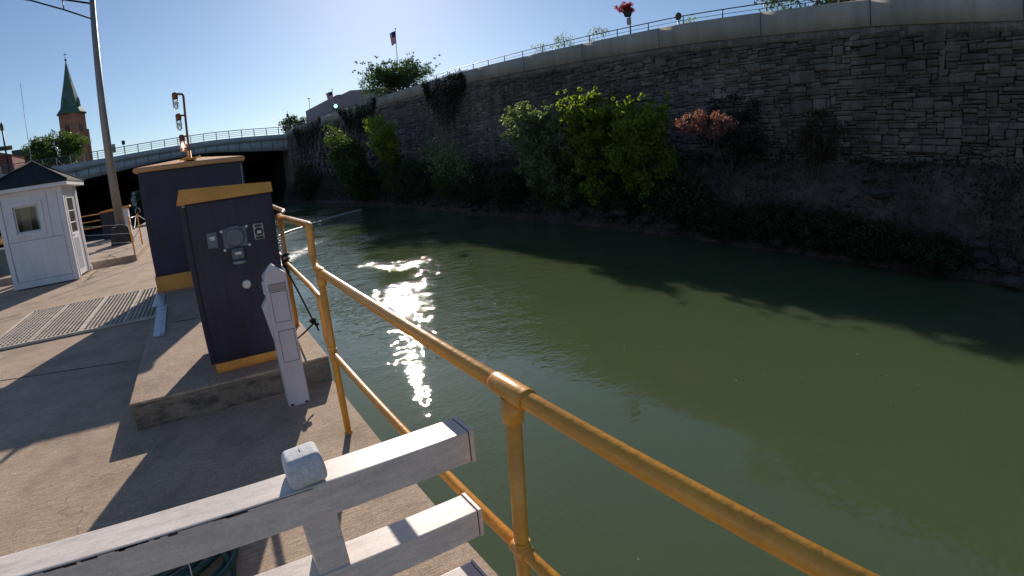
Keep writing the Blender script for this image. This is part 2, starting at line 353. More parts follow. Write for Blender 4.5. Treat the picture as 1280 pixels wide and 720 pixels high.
def crown(name, clumps, per, size, material, parent, spread=1.0, flat=None):
    pts = []; rmax = sorted(r for _, r in clumps)[int(len(clumps)*.8)]
    for (c, r) in clumps:
        k = max(4, int(per*rng.uniform(.6, 1.4)*min(1.3, (r/rmax)**1.6)*1.25))
        d = rng.normal(size=(k, 3)); d /= np.linalg.norm(d, axis=1)[:, None]
        rad = rng.uniform(0, 1, k)**.55
        pts.append(np.array(c)+d*(rad*r)[:, None]*np.array([spread, spread, .8]))
    V, F = leaf_quads(np.concatenate(pts), size, flat)
    return rawmesh(name, V, F, material, parent)

def plant(name, label, cat, base, top, rx, ry, material, n_clump=60, per=70, leaf=.10, clump_r=.5, group=None, low=.12,
          stems=5, stem_r=.05, lean=(0, 0), gap=.0, stem_name='trunk', kind=None, shape=1.0, twig=True, shoots=0):
    """tapering stems from the base, limbs to every leaf clump; crown an uneven ellipsoid of leaf clumps"""
    base = Vector(base); h = top-base.z
    root = thing(name, base, label, cat, group)
    st = B(); cl = []; tips = []
    for i in range(stems):
        a = rng.uniform(0, 2*math.pi); e = rng.uniform(.15, .75)
        end = base+Vector((math.cos(a)*rx*e+lean[0], math.sin(a)*ry*e+lean[1], h*rng.uniform(.62, .96)))
        if stems == 1: end = base+Vector((lean[0], lean[1], h*.8))
        P = [base+Vector((math.cos(a), math.sin(a), 0))*stem_r*(1 if stems > 1 else 0)-Vector((0, 0, .15))]
        for k in range(1, 6):
            t = k/5; q = base.lerp(end, t)+Vector(rng.normal(size=3))*h*.018; q.z = base.z+(end.z-base.z)*t**.9; P.append(q)
        st.tube(P, [stem_r*(1-.8*k/5) for k in range(6)], 6); tips.append(P)
    lobes = [(rng.uniform(0, 2*math.pi), rng.uniform(-.6, .9), rng.uniform(.75, 1.2)) for _ in range(7)]
    k = 0
    while len(cl) < n_clump and k < n_clump*30:
        k += 1
        d = rng.normal(size=3); d /= np.linalg.norm(d)
        rr = rng.uniform(.2, 1)**.45
        az = math.atan2(d[1], d[0]); lump = 1
        for la, lz, ls in lobes:
            w = math.exp(-((math.cos(az)-math.cos(la))**2+(math.sin(az)-math.sin(la))**2+(d[2]-lz)**2)*2.2); lump += (ls-1)*w*1.3
        zc = low+(1-low)*(.5+.5*d[2]*rr*lump)
        if zc < low-.02 or zc > 1.03: continue
        if gap and rng.uniform() < gap and (math.sin(d[0]*7+d[2]*9+base.y) > .2): continue
        cc = Vector((base.x+lean[0]*zc+d[0]*rr*rx*lump*shape, base.y+lean[1]*zc+d[1]*rr*ry*lump, base.z+zc*h))
        cl.append((cc, clump_r*rng.uniform(.55, 1.25)))
        if twig and len(cl) % 2 == 0:
            P = tips[len(cl) % len(tips)]; q = min(P[1:], key=lambda p: (p-cc).length+max(0, p.z-cc.z)*2)
            mid = q.lerp(cc, .5)+Vector((0, 0, .04*h*rng.uniform(-.2, 1)))
            st.tube([q, mid, cc], [stem_r*.35, stem_r*.22, stem_r*.08], 4, cap=False)
    if shoots: limbs(cl, base+Vector((lean[0]*.7, lean[1]*.7, h*.35)), shoots, top+.25, rx*1.05, ry*1.05, clump_r*.62)
    st.done(stem_name, M['bark'], root)
    crown('crown' if stem_name == 'trunk' else 'foliage', cl, per, leaf, material, root)
    return root

def bezier(pts, n=8):
    """smooth Catmull-Rom through points"""
    P = [Vector(p) for p in pts]; P = [P[0]*2-P[1]]+P+[P[-1]*2-P[-2]]; out = []
    for i in range(1, len(P)-2):
        for k in range(n):
            t = k/n; a, b, c, d = P[i-1:i+3]
            out.append(.5*((2*b)+(c-a)*t+(2*a-5*b+4*c-d)*t*t+(-a+3*b-3*c+d)*t**3))
    out.append(P[-2]); return out
def fillet(pts, r, n=5):
    P = [Vector(p) for p in pts]; out = [P[0]]
    for i in range(1, len(P)-1):
        a = (P[i-1]-P[i]); b = (P[i+1]-P[i]); ra = min(r, a.length*.45, b.length*.45)
        p0 = P[i]+a.normalized()*ra; p1 = P[i]+b.normalized()*ra
        for k in range(n+1):
            t = k/n; out.append((1-t)**2*p0+2*t*(1-t)*P[i]+t*t*p1)
    out.append(P[-1]); return out

# ------------------------------------------------------------------ canal geometry
ZW = -2.6; EX = .74; SUN_AZ = 21.3; SUN_EL = 25.0
_gy = [-30, 0, 7, 10, 12, 17, 20.4, 24.9, 32.8, 43.5, 65, 105, 200]; _gz = [6.2, 7.45, 7.99, 8.15, 8.28, 8.62, 8.77, 9.02, 9.49, 10.14, 11.05, 11.35, 11.4]
def topz(y): return float(np.interp(y, _gy, _gz))
def xo(y):
    t = min(max((y-58)/47, 0), 1); t = t*t*(3-2*t); return -4.4*t
WX = 23.0
# ---- ground, water, structure
g = B()
# deck slab: top z=0, canal face at EX; cut for the lock chamber beyond y=24.4
def slab(b, x0, x1, y0, y1, zt, zb): b.box(x0, x1, y0, y1, zb, zt)
slab(g, -4.0, EX, 24.4, 108, 0, -5); slab(g, -40, EX, -25, 24.4, 0, -5)
struct(g.done('ground', M['deck']))
g = B(); g.box(-.80, EX+.004, 3.85, 13.2, -.02, .21, .012); struct(g.done('concrete_platform', M['platform']))
g = B(); g.box(-.795, EX, 3.8465, 3.8495, .001, .192); struct(g.done('platform_face', M['riser']))
g = B(); g.box(-12, -1.96, 15.25, 24.4, -.02, .17, .015); g.box(-3.9, -.4, 33, 33.6, -.02, .12, .01); g.box(-3.9, -.4, 42, 42.8, -.02, .25, .01); struct(g.done('raised_pavement', M['platform']))
g = B(); g.box(EX-.05, 40, -60, 260, -6.9, ZW); 
o = struct(g.done('canal_water', M['water']))
g = B(); g.box(-40, -4.0, 24.5, 260, -3.4, -3.3); struct(g.done('lock_water', M['pit_shade']))  # the chamber's shade is put into this matte dark colour
g = B(); g.box(-1500, 1500, -600, 1500, -7.2, -7.0); struct(g.done('terrain', M['hill']))
g = B(); g.box(-900, 40, 192, 1400, -6.9, 9.4); g.box(-900, -40, -200, 192, -6.9, 0); struct(g.done('far_land', M['hill']))
# street behind the far wall, following the grade
V = []; F = []; ys = list(range(-30, 201, 5))
for i, y in enumerate(ys):
    z = topz(y)-1.05; V += [(WX+.35+xo(y), y, z), (260, y, z), (WX+.35+xo(y), y, -7), (260, y, -7)]
for i in range(len(ys)-1):
    a = i*4; b = a+4; F += [(a, a+1, b+1, b), (a+2, b+2, b+3, a+3), (a, b, b+2, a+2), (a+1, a+3, b+3, b+1)]
F += [(0, 2, 3, 1), (b, b+1, b+3, b+2)]
struct(rawmesh('street', V, F, M['street']))
# bank between the wall foot and the water
V = []; F = []; NY, NT = 300, 16
prof = [(23.3, 1.5), (22.9, 1.25), (22.6, 1.0), (22.3, .75), (21.9, .25), (21.6, -.2), (21.45, -.6), (21.3, -1.0), (21.2, -1.35), (21.05, -1.6), (20.95, -1.9), (20.8, -2.2), (20.65, -2.5), (20.5, -2.75), (20.2, -3.2), (19.8, -3.8)]
for i in range(NY):
    y = -22+i*(130/(NY-1)); nv = math.sin(y*.9)*.14+math.sin(y*.37+1)*.2
    for j, (x, z) in enumerate(prof):
        w = 0 if j == 0 else 1
        V.append((x+xo(y)+w*(nv*.5+rng.normal()*.07)-.0, y+rng.normal()*.05, z+w*(nv*.5*(1 if j < 12 else .2)+rng.normal()*.09*(1 if j < 13 else .2))))
for i in range(NY-1):
    for j in range(NT-1):
        a = i*NT+j; F.append((a, a+1, a+NT+1, a+NT))
struct(rawmesh('bank', V, F, M['soil'], smooth=False))

# ------------------------------------------------------------------ far retaining wall (rubble stone, concrete coping)
wall = thing('retaining_wall', (WX, 30, 1.2), 'tall rubble stone retaining wall with a plain concrete parapet across the canal', 'wall')
def stones(y0, y1, cu, cv, z0=.35):
    V = []; F = []; nc = int((y1-y0)/cu); nr = int((11-z0)/cv)
    used = np.zeros((nr, nc), bool)
    zrow = z0+np.cumsum(np.concatenate([[0], rng.uniform(.65, 1.35, nr)*cv]))
    for r in range(nr):
        c = 0
        while c < nc:
            if used[r, c]: c += 1; continue
            h = int(rng.choice([1, 1, 2, 2, 3, 4], p=[.30, .22, .26, .12, .08, .02])); w = int(rng.integers(2, 8)) if h == 1 else int(rng.integers(3, 6+h))
            h = min(h, nr-r); 
            k = 0
            while k < w and c+k < nc and not used[r, c+k]: k += 1
            w = max(1, k)
            while h > 1 and used[r:r+h, c:c+w].any(): h -= 1
            used[r:r+h, c:c+w] = True
            ya, yb = y0+c*cu, y0+(c+w)*cu; za, zb = zrow[r], zrow[min(r+h, nr)]
            ym = (ya+yb)/2
            if za < topz(ym)-1.25 and za > .3:
                g_ = .013 if cu < .2 else .03; j = lambda s=.024: rng.normal()*s*(1 if cu < .2 else 2)
                X = WX+xo(ym); dp = rng.uniform(0, .045) if rng.uniform() < .9 else -.05
                pts = [(ya+g_+j(), za+g_+j(.014)), (yb-g_+j(), za+g_+j(.014)), (yb-g_+j(), zb-g_+j(.014)), (ya+g_+j(), zb-g_+j(.014))]
                cy_, cz_ = ym, (za+zb)/2; b = len(V)
                for (py_, pz_) in pts: V.append((X+.08, py_, pz_))
                for q, (py_, pz_) in enumerate(pts): V.append((X-dp-.005+rng.normal()*.012, py_, pz_))
                f1 = .035
                for (py_, pz_) in pts:
                    sy = math.copysign(min(f1, (yb-ya)*.3), cy_-py_); sz = math.copysign(min(f1*.8, (zb-za)*.3), cz_-pz_)
                    V.append((X-dp-.03+rng.normal()*.014, py_+sy*rng.uniform(.5, 1.4), pz_+sz*rng.uniform(.5, 1.4)))
                for q in range(4):
                    q2 = (q+1) % 4; F += [(b+q, b+q2, b+4+q2, b+4+q), (b+4+q, b+4+q2, b+8+q2, b+8+q)]
                F.append((b+8, b+9, b+10, b+11))
            c += w
    return V, F
V1, F1 = stones(-18, 52, .135, .118); V2, F2 = stones(52, 106, .42, .26)
n1 = len(V1); V = V1+V2; F = F1+[tuple(i+n1 for i in f) for f in F2]
rawmesh('stone_face', V, F, M['stone'], wall)
def strip(name, material, dx0, dx1, zlo, zhi, y0=-30, y1=108, step=2.0, gaps=None, parent=wall):
    V = []; F = []; ys = np.arange(y0, y1+.01, step)
    for y in ys:
        X = WX+xo(y); V += [(X+dx0, y, zlo(y)), (X+dx0, y, zhi(y)), (X+dx1, y, zhi(y)), (X+dx1, y, zlo(y))]
    for i in range(len(ys)-1):
        a = i*4; b = a+4
        for q in range(4): F.append((a+q, a+(q+1) % 4, b+(q+1) % 4, b+q))
    F += [(0, 3, 2, 1), (b, b+1, b+2, b+3)]
    return rawmesh(name, V, F, material, parent)
strip('backing', M['mortar'], .05, .3, lambda y: -1, lambda y: topz(y)-1.1)
strip('base_course', M['oldconc'], -.06, .04, lambda y: topz(y)-1.5+.03*math.sin(y*.7), lambda y: topz(y)-1.1)
# parapet cast in bays with open joints
V = []; F = []
bays = [-30, -22, -14, -6, 1.5, 7.0, 12.1, 18.3, 24.6, 31, 38, 45, 52.5, 60, 67, 74, 81, 88, 95, 102, 108]
for ya, yb in zip(bays, bays[1:]):
    ks = np.linspace(ya+.02, yb-.02, 5); base = len(V)
    for y in ks:
        X = WX+xo(y); zt = topz(y)
        V += [(X-.14, y, zt-1.12), (X-.14, y, zt-.03), (X-.11, y, zt), (X+.25, y, zt), (X+.28, y, zt-.03), (X+.28, y, zt-1.12)]
    for i in range(4):
        a = base+i*6
        for q in range(6): F.append((a+q, a+(q+1) % 6, a+6+(q+1) % 6, a+6+q))
    for a in (base, base+24): F += [(a, a+1, a+4, a+5), (a+1, a+2, a+3, a+4)]
rawmesh('parapet', V, F, M['parapet'], wall)
# railing on the parapet
rl = thing('parapet_railing', (WX+.05, 8, topz(8)), 'thin dark two-bar railing on top of the long parapet', 'railing')
for nm, dz, r in (('top_rail', .46, .028), ('lower_rail', .22, .014)):
    b = B(); b.tube([(WX+.08+xo(y), y, topz(y)+dz) for y in np.arange(9.2, 106, 1.5)], r, 6); b.done(nm, M['black'], rl)
b = B(); b.tube([(WX+.08, 9.4, topz(9.4)-.02), (WX+.08, 9.4, topz(9.4)+.49)], .034, 6); p0 = b.done('post', M['black'], rl)
ypost = []; y = 9.4
while y < 104: y += 2.45; ypost.append(y)
for y in ypost:
    c = p0.copy(); COL.objects.link(c); c.parent = rl; c.location = Vector((xo(y), y-9.4, topz(y)-topz(9.4)))

# ------------------------------------------------------------------ bridge
BY = 105.0
br = thing('road_bridge', (-10, BY, 0), 'grey green girder road bridge with railing crossing the canal beyond the lock', 'bridge')
bx = [-60, -34.2, -22, -14.6, -7, -.0, 4, 9.4, 13.8, 18.9]
deckz = [9.2, 9.45, 9.6, 9.87, 10.3, 10.65, 10.8, 10.83, 10.78, 10.7]
gtz = [8.1, 8.3, 8.5, 9.25, 9.75, 10.05, 10.15, 10.2, 10.18, 10.15]
gbz = [5.6, 5.9, 6.45, 7.2, 8.05, 8.6, 8.6, 8.15, 7.85, 7.55]
fz = lambda x, t: float(np.interp(x, bx, t))
def band(name, y0, y1, lo, hi, material, xs):
    V = []; F = []
    for x in xs: V += [(x, y0, fz(x, lo)), (x, y0, fz(x, hi)), (x, y1, fz(x, hi)), (x, y1, fz(x, lo))]
    for i in range(len(xs)-1):
        a = i*4; b = a+4
        for q in range(4): F.append((a+q, a+(q+1) % 4, b+(q+1) % 4, b+q))
    F += [(0, 3, 2, 1), (b, b+1, b+2, b+3)]
    return rawmesh(name, V, F, material, br)
xs = [x for x in np.linspace(-60, 18.9, 70)]
band('deck', BY, 192, [z-.35 for z in gtz], deckz, M['bridgepaint'], xs)
band('girder', BY+.35, BY+.75, gbz, [z-.352 for z in gtz], M['bridgepaint'], xs)
band('underside', BY+1.2, 191.9, [z+.6 for z in gbz], [z-.36 for z in gtz], M['bridgeshade'], xs)
# stiffeners (each a rib of the girder)
gs = B()
for x in np.arange(-58, 18.5, 2.15): gs.box(x-.07, x+.07, BY+.24, BY+.352, fz(x, gbz), fz(x, gtz)-.36)
for i in range(len(xs)-1):
    x0, x1 = xs[i], xs[i+1]
    gs.poly([(x0, BY+.15, fz(x0, gbz)), (x1, BY+.15, fz(x1, gbz)), (x1, BY+.15, fz(x1, gbz)-.12), (x0, BY+.15, fz(x0, gbz)-.12)], (0, .7, 0))
gs.done('girder_flange', M['bridgerail'], br)
rails = B()
for dz, r in ((1.45, .07), (1.05, .035), (.72, .035), (.38, .035)):
    rails.tube([(x, BY+.3, fz(x, deckz)+dz) for x in xs], r, 6)
rails = rails.done('railing', M['bridgerail'], br)
b = B(); x = -56; b.box(x-.07, x+.07, BY+.22, BY+.38, fz(x, deckz), fz(x, deckz)+1.48); p0 = b.done('railing_post', M['bridgerail'], br)
p0.parent = rails; p0.location = (0, 0, 0)
k = 0
while x < 16:
    x += 2.42; c = p0.copy(); COL.objects.link(c); c.parent = rails; c.location = (x+56, 0, fz(x, deckz)-fz(-56, deckz))
b = B(); b.box(-41, -38, 100, 192, -6.8, 9); b.done('west_abutment', M['bridgeshade'], br)
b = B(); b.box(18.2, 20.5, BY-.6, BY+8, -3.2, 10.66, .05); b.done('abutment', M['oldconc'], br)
b = B(); b.box(18.4, 22, BY+8, 192, -3.2, 9.4); b.done('inner_abutment', M['bridgeshade'], br)
b = B(); b.box(-4.0, EX, 108, 192, -5, .9); b.done('pier', M['bridgeshade'], br)

# ------------------------------------------------------------------ near railing (pipe)
RX = .60
nr = thing('pipe_railing', (RX, 2.93, 0), 'thick ochre yellow pipe railing with round posts along the canal edge', 'railing')
PR = .0225
b = B(); b.tube(fillet([(RX, -3.2, 1.07), (RX, 3.02, 1.07), (RX+.005, 3.12, 1.13), (RX+.012, 3.13, 1.33), (RX+.05, 4.1, 1.31), (.69, 4.9, 1.285)], .05), PR, 20)
P6 = onx(354.5, 263.5, .86); P7 = onx(341, 258, .86)
b.tube(fillet([(.69, 4.9, 1.285), P6, P7, (P7.x, 13.5, P7.z)], .04), PR, 14); b.done('top_rail', M['yellow'], nr)
b = B(); b.tube(fillet([(RX, -3.2, .55), (RX, 3.0, .55), (RX+.01, 3.1, .60), (RX+.012, 3.13, .87), (RX+.03, 3.5, .875), (.69, 4.9, .84), (.8, 7, .84), (.8, 13.5, .84)], .05), PR*.86, 18); b.done('middle_rail', M['yellow'], nr)
def railpost(x, y, zt, zb=0, mid=.55, detail=True):
    b = B(); b.tube([(x, y, zb), (x, y, zt-.01)], PR*.96, 20)
    b.lathe((x, y, zb), [(.027, 0), (.026, .006), (.023, .010)], 18)
    p = b.done('post', M['yellow'], nr)
    b = B(); r2 = PR*1.27
    b.lathe((x, y-.07, zt), [(r2*.97, 0), (r2, .004), (r2, .136), (r2*.97, .14)], 20, 'y')
    b.lathe((x, y, zt-.085), [(r2*.95, 0), (r2, .004), (r2, .07)], 20); b.done('tee_fitting', M['yellow'], p)
    b = B(); r3 = PR*1.14
    b.lathe((x, y-.032, mid), [(r3*.95, 0), (r3, .003), (r3, .061), (r3*.95, .064)], 18, 'y')
    b.lathe((x, y, mid-.035), [(r3*.98, 0), (r3, .003), (r3, .067), (r3*.98, .07)], 18)
    b.ball((x+.018, y+.03, mid+.02), .009)
    b.done('cross_fitting', M['yellow'], p)
railpost(RX, .937, 1.07); railpost(RX, 2.93, 1.07); railpost(RX, -1.1, 1.07)
railpost(.69, 4.9, 1.285, .21, .84); railpost(.8, 8.6, P7.z, .21, .84); railpost(.8, 12.6, P7.z, .21, .84)
# black ropes knotted to the second post
b = B()
K0 = Vector((.66, 4.86, .83)); K1_ = onx(400.5, 377, .70); K2 = onz(371, 424, .215)
jk = onx(393, 403, .72)
b.tube(bezier([K0, K0.lerp(jk, .5)+Vector((.01, 0, -.02)), jk]), .010, 8)
b.tube(bezier([jk, jk.lerp(K2, .5)+Vector((0, 0, -.005)), K2]), .008, 8)
for k in range(5): b.ball(jk+Vector((random.uniform(-.02, .02), random.uniform(-.03, .03), random.uniform(-.03, .03))), .021, (1, 1.2, .8), 10)
b.tube(bezier([jk, jk+Vector((.015, .02, -.03)), jk+Vector((.02, -.02, -.07))]), .008, 8)
tag(b.done('rope', M['rope'], loc=jk), 'black rope stretched from the railing post to a knot and the platform', 'rope')
b = B()
for k in range(26):
    pass
hel = [Vector((.69+.031*math.cos(a), 4.9+.031*math.sin(a), .80+.0011*i*3.4)) for i, a in enumerate([k*.55 for k in range(36)])]
b.tube(hel, .011, 8); hel2 = [Vector((.69+.036*math.cos(a), 4.9+.036*math.sin(a), .87-.0012*i*3)) for i, a in enumerate([k*.6+1 for k in range(22)])]
b.tube(hel2, .010, 8); b.tube(bezier([hel[-1], (.66, 4.84, .93), (.64, 4.80, .86), (.665, 4.85, .80)]), .009, 8)
tag(b.done('rope', M['rope'], loc=(.69, 4.9, .82)), 'black rope wound round the railing post at mid rail height', 'rope')
b = B(); hel = [Vector((.655+.022*math.cos(k*.7), 4.86+.022*math.sin(k*.7), .90+k*.0055)) for k in range(52)]
b.tube(hel, .008, 8); tag(b.done('white_rope', M['plastic'], loc=(.66, 4.86, .9)), 'pale coiled rope hanging beside the railing post behind the cabinet', 'rope')

# ------------------------------------------------------------------ white vinyl fence in front
fy0, fy1 = 1.017, 1.110; fx = .5165
fn = thing('vinyl_fence', (.09, 1.063, 0), 'white square-rail fence end across the walkway in the foreground', 'fence')
for zt in (.95, .6885, .4173, .147):
    b = B(); b.box(-3.0, fx-.006, fy0, fy1, zt-.094, zt, .0038); rr = b.done('rail', M['vinyl'], fn)
    b = B(); b.box(fx-.0065, fx-.0035, fy0+.002, fy1-.002, zt-.092, zt-.002); b.done('end_seam', M['grime'], rr)
    b = B(); b.box(fx-.0035, fx+.008, fy0-.002, fy1+.002, zt-.096, zt+.002, .002); b.done('end_cap', M['vinyl'], rr)
    if zt > .9:
        b = B()
        for k in range(26):
            x = random.uniform(-.75, -.1); L = random.uniform(.008, .05)
            b.box(x, x+L, fy0-.0012, fy0+.001, zt-.0065-random.uniform(0, .004), zt-.0035)
        b.box(-1.6, .10, fy0-.0008, fy0+.001, zt-.0052, zt-.0036); b.done('paint_chips', M['grime'], rr)
for px_ in (.099, -2.1):
    b = B(); b.box(px_-.041, px_+.041, fy0+.007, fy1-.007, 0, .945, .003); b.done('post', M['vinyl'], fn)
# worn rounded post top standing on the top rail
b = B(); NU, NV = 40, 24; vs = {}
for i in range(NU):
    for k in range(NV):
        u, w_ = 2*math.pi*i/NU, -math.pi/2+math.pi*k/(NV-1)
        sp_ = lambda c, e: math.copysign(abs(c)**e, c)
        X_ = sp_(math.cos(w_), .2)*sp_(math.cos(u), .2); Y_ = sp_(math.cos(w_), .2)*sp_(math.sin(u), .2); Z_ = sp_(math.sin(w_), .42)
        z = .984+Z_*.036; tap = 1-.10*max(0, Z_); 
        vs[i, k] = b.bm.verts.new((.097+X_*.0455*tap, 1.064+Y_*.0455*(1-.26*max(0, Z_)), z+.004*(.5+.5*math.sin(X_*2))))
for i in range(NU):
    for k in range(NV-1):
        q = [vs[i, k], vs[(i+1) % NU, k], vs[(i+1) % NU, k+1], vs[i, k+1]]
        f = b.bm.faces.new(q); f.smooth = True
bmesh.ops.remove_doubles(b.bm, verts=b.bm.verts, dist=.0002)
cp = b.done('post_cap', M['capwood'], fn)
b = B(); b.tube([(.095, 1.09, 1.0195), (.096, 1.065, 1.0225), (.099, 1.042, 1.0175)], .0011, 5); b.done('split', M['grime'], cp)

# ------------------------------------------------------------------ front cabinet
CY = 4.05; CZ = .21; cx0, cx1 = -.158, .528
fc = thing('electrical_cabinet', (.18, CY+.4, CZ), 'navy cabinet with ochre hood and shore power sockets beside the railing', 'cabinet')
b = B(); b.box(cx0, cx1, CY, CY+.78, CZ+.085, 1.545, .006); b.done('body', M['navy'], fc)
b = B(); b.box(cx0+.035, cx1-.005, CY+.012, CY+.77, CZ+.0, CZ+.0848, .004); b.box(cx0+.03, cx1, CY-.014, CY+.0, CZ+.03, CZ+.0845, .003); b.done('plinth', M['yellow_flat'], fc)
b = B(); b.box(-.112, .50, CY-.012, CY-.0008, .33, 1.525, .003); dr = b.done('door', M['navy'], fc)
b = B(); b.box(-.1245, -.1135, CY-.006, CY-.0006, .33, 1.525); b.done('door_seam', M['navy_dark'], dr)
# hood: slanted fascia, roof rising to the back
b = B()
A = [(-.178, CY-.05, 1.532), (.536, CY-.05, 1.545), (.536, CY-.005, 1.622), (-.146, CY-.005, 1.645)]
bk = [(-.178, CY+.82, 1.532), (.536, CY+.82, 1.545), (.536, CY+.78, 1.60), (-.146, CY+.78, 1.60)]
va = [b.bm.verts.new(Vector(p)) for p in A]; vb = [b.bm.verts.new(Vector(p)) for p in bk]
b.bm.faces.new(va[::-1]); b.bm.faces.new(vb)
for i in range(4): b.bm.faces.new((va[i], va[(i+1) % 4], vb[(i+1) % 4], vb[i]))
bmesh.ops.bevel(b.bm, geom=list(b.bm.edges), offset=.004, segments=2, affect='EDGES')
b.done('hood', M['yellow_flat'], fc)
b = B(); b.lathe((-.128, CY-.02, 1.512), [(.012, 0), (.014, .006), (.014, .02), (.006, .026)], 12); b.done('hood_latch', M['greymetal'], fc)
# left cover plate
b = B(); b.box(.0, .076, CY-.032, CY-.012, 1.187, 1.304, .004); lp = b.done('switch_cover', M['greyplastic'], fc)
b = B(); b.box(.018, .060, CY-.0345, CY-.0321, 1.258, 1.272); b.box(.026, .058, CY-.034, CY-.0321, 1.246, 1.254); b.done('plate_label', M['lightgrey'], lp)
# socket: square flange with round cover
sk = thing('power_socket', (.208, CY-.01, 1.2), '', '') if False else None
b = B(); b.box(.118, .298, CY-.030, CY-.012, 1.165, 1.318, .004)
fl = b.done('socket_flange', M['greyplastic'], fc)
b = B(); b.lathe((.208, CY-.058, 1.245), [(.058, 0), (.066, .005), (.07, .012), (.07, .028)], 28, 'y'); b.done('round_cover', M['greyplastic'], fl)
b = B(); b.box(.166, .25, CY-.05, CY-.012, 1.306, 1.328, .006); b.done('cover_hinge', M['greyplastic'], fl)
for (x, z) in ((.112, 1.30), (.302, 1.312), (.305, 1.172), (.118, 1.158)):
    b = B(); b.lathe((x, CY-.044, z), [(.008, 0), (.012, .004), (.012, .012), (.006, .018), (.006, .032)], 10, 'y'); b.done('bolt', M['lightgrey'], fl)
b = B(); b.box(.163, .255, CY-.075, CY-.012, 1.075, 1.163, .008); b.box(.172, .246, CY-.10, CY-.07, 1.09, 1.15, .006); rb = b.done('plug_receptacle', M['greyplastic'], fc)
b = B(); b.box(.185, .232, CY-.103, CY-.0995, 1.12, 1.138); b.done('rating_label', M['lightgrey'], rb)
b = B(); b.lathe((.214, CY-.06, 1.045), [(.048, 0), (.058, .005), (.058, .022), (.046, .03)], 20); b.box(.16, .268, CY-.085, CY-.012, 1.05, 1.066, .005); b.done('collar', M['greymetal'], rb)
# right outlet box
b = B(); b.box(.352, .43, CY-.034, CY-.012, 1.199, 1.320, .004); ob = b.done('outlet_box', M['greymetal'], fc)
b = B(); b.lathe((.391, CY-.05, 1.258), [(.024, 0), (.030, .003), (.032, .016)], 18, 'y'); b.box(.365, .417, CY-.040, CY-.0345, 1.295, 1.312, .002); b.box(.362, .42, CY-.040, CY-.0345, 1.204, 1.222, .002); b.done('outlet_lid', M['black'], ob)
b = B(); b.box(.375, .407, CY-.056, CY-.0495, 1.246, 1.268, .002); b.done('lid_latch', M['lightgrey'], ob)
# white oval keyhole cover
b = B(); b.lathe((.236, CY-.030, .872), [(.028, 0), (.036, .006), (.037, .018)], 22, 'y'); o = b.done('keyhole_cover', M['lightgrey'], fc)
# ------------------------------------------------------------------ back cabinet with lamps
KY = 8.25
bc = thing('control_cabinet', (-.05, KY+.7, .21), 'large navy cabinet with a low ochre hip roof behind the socket cabinet', 'cabinet')
b = B(); b.box(-.845, .70, KY+.02, KY+1.45, .45, 1.985, .008); b.done('body', M['navy'], bc)
b = B(); b.box(-.862, .69, KY+.0, KY+1.47, .21, .4485, .006); b.done('plinth', M['yellow_flat'], bc)
b = B(); b.box(-.335, -.30, KY-.03, KY-.001, .225, .455, .005); b.box(-.285, -.262, KY-.03, KY-.001, .225, .455, .005); b.done('conduit', M['yellow_flat'], bc)
b = B(); rx0, rx1, ry0, ry1 = -.90, .735, KY-.06, KY+1.52
v = [b.bm.verts.new(Vector(p)) for p in [(rx0, ry0, 1.99), (rx1, ry0, 1.99), (rx1, ry1, 1.99), (rx0, ry1, 1.99), (rx0, ry0, 2.06), (rx1, ry0, 2.06), (rx1, ry1, 2.06), (rx0, ry1, 2.06), (rx0+.62, KY+.72, 2.155), (rx1-.62, KY+.72, 2.155)]]
for f in [(0, 3, 2, 1), (0, 1, 5, 4), (1, 2, 6, 5), (2, 3, 7, 6), (3, 0, 4, 7), (4, 5, 9, 8), (6, 7, 8, 9), (5, 6, 9), (7, 4, 8)]: b.bm.faces.new([v[i] for i in f])
bmesh.ops.bevel(b.bm, geom=list(b.bm.edges), offset=.014, segments=3, affect='EDGES')
b.done('roof', M['ochre_faded'], bc)
b = B(); b.tube([(.66, KY-.0, 1.97), (.672, KY-.0, 1.2)], .008, 8); b.done('corner_trim', M['greymetal'], bc)
b = B(); b.tube(bezier([(-.845, KY+.3, 1.62), (-.93, KY+.3, 1.6), (-.95, KY+.3, 1.5), (-.93, KY+.3, 1.38), (-.845, KY+.3, 1.34)]), .012, 8); b.done('side_handle', M['black'], bc)
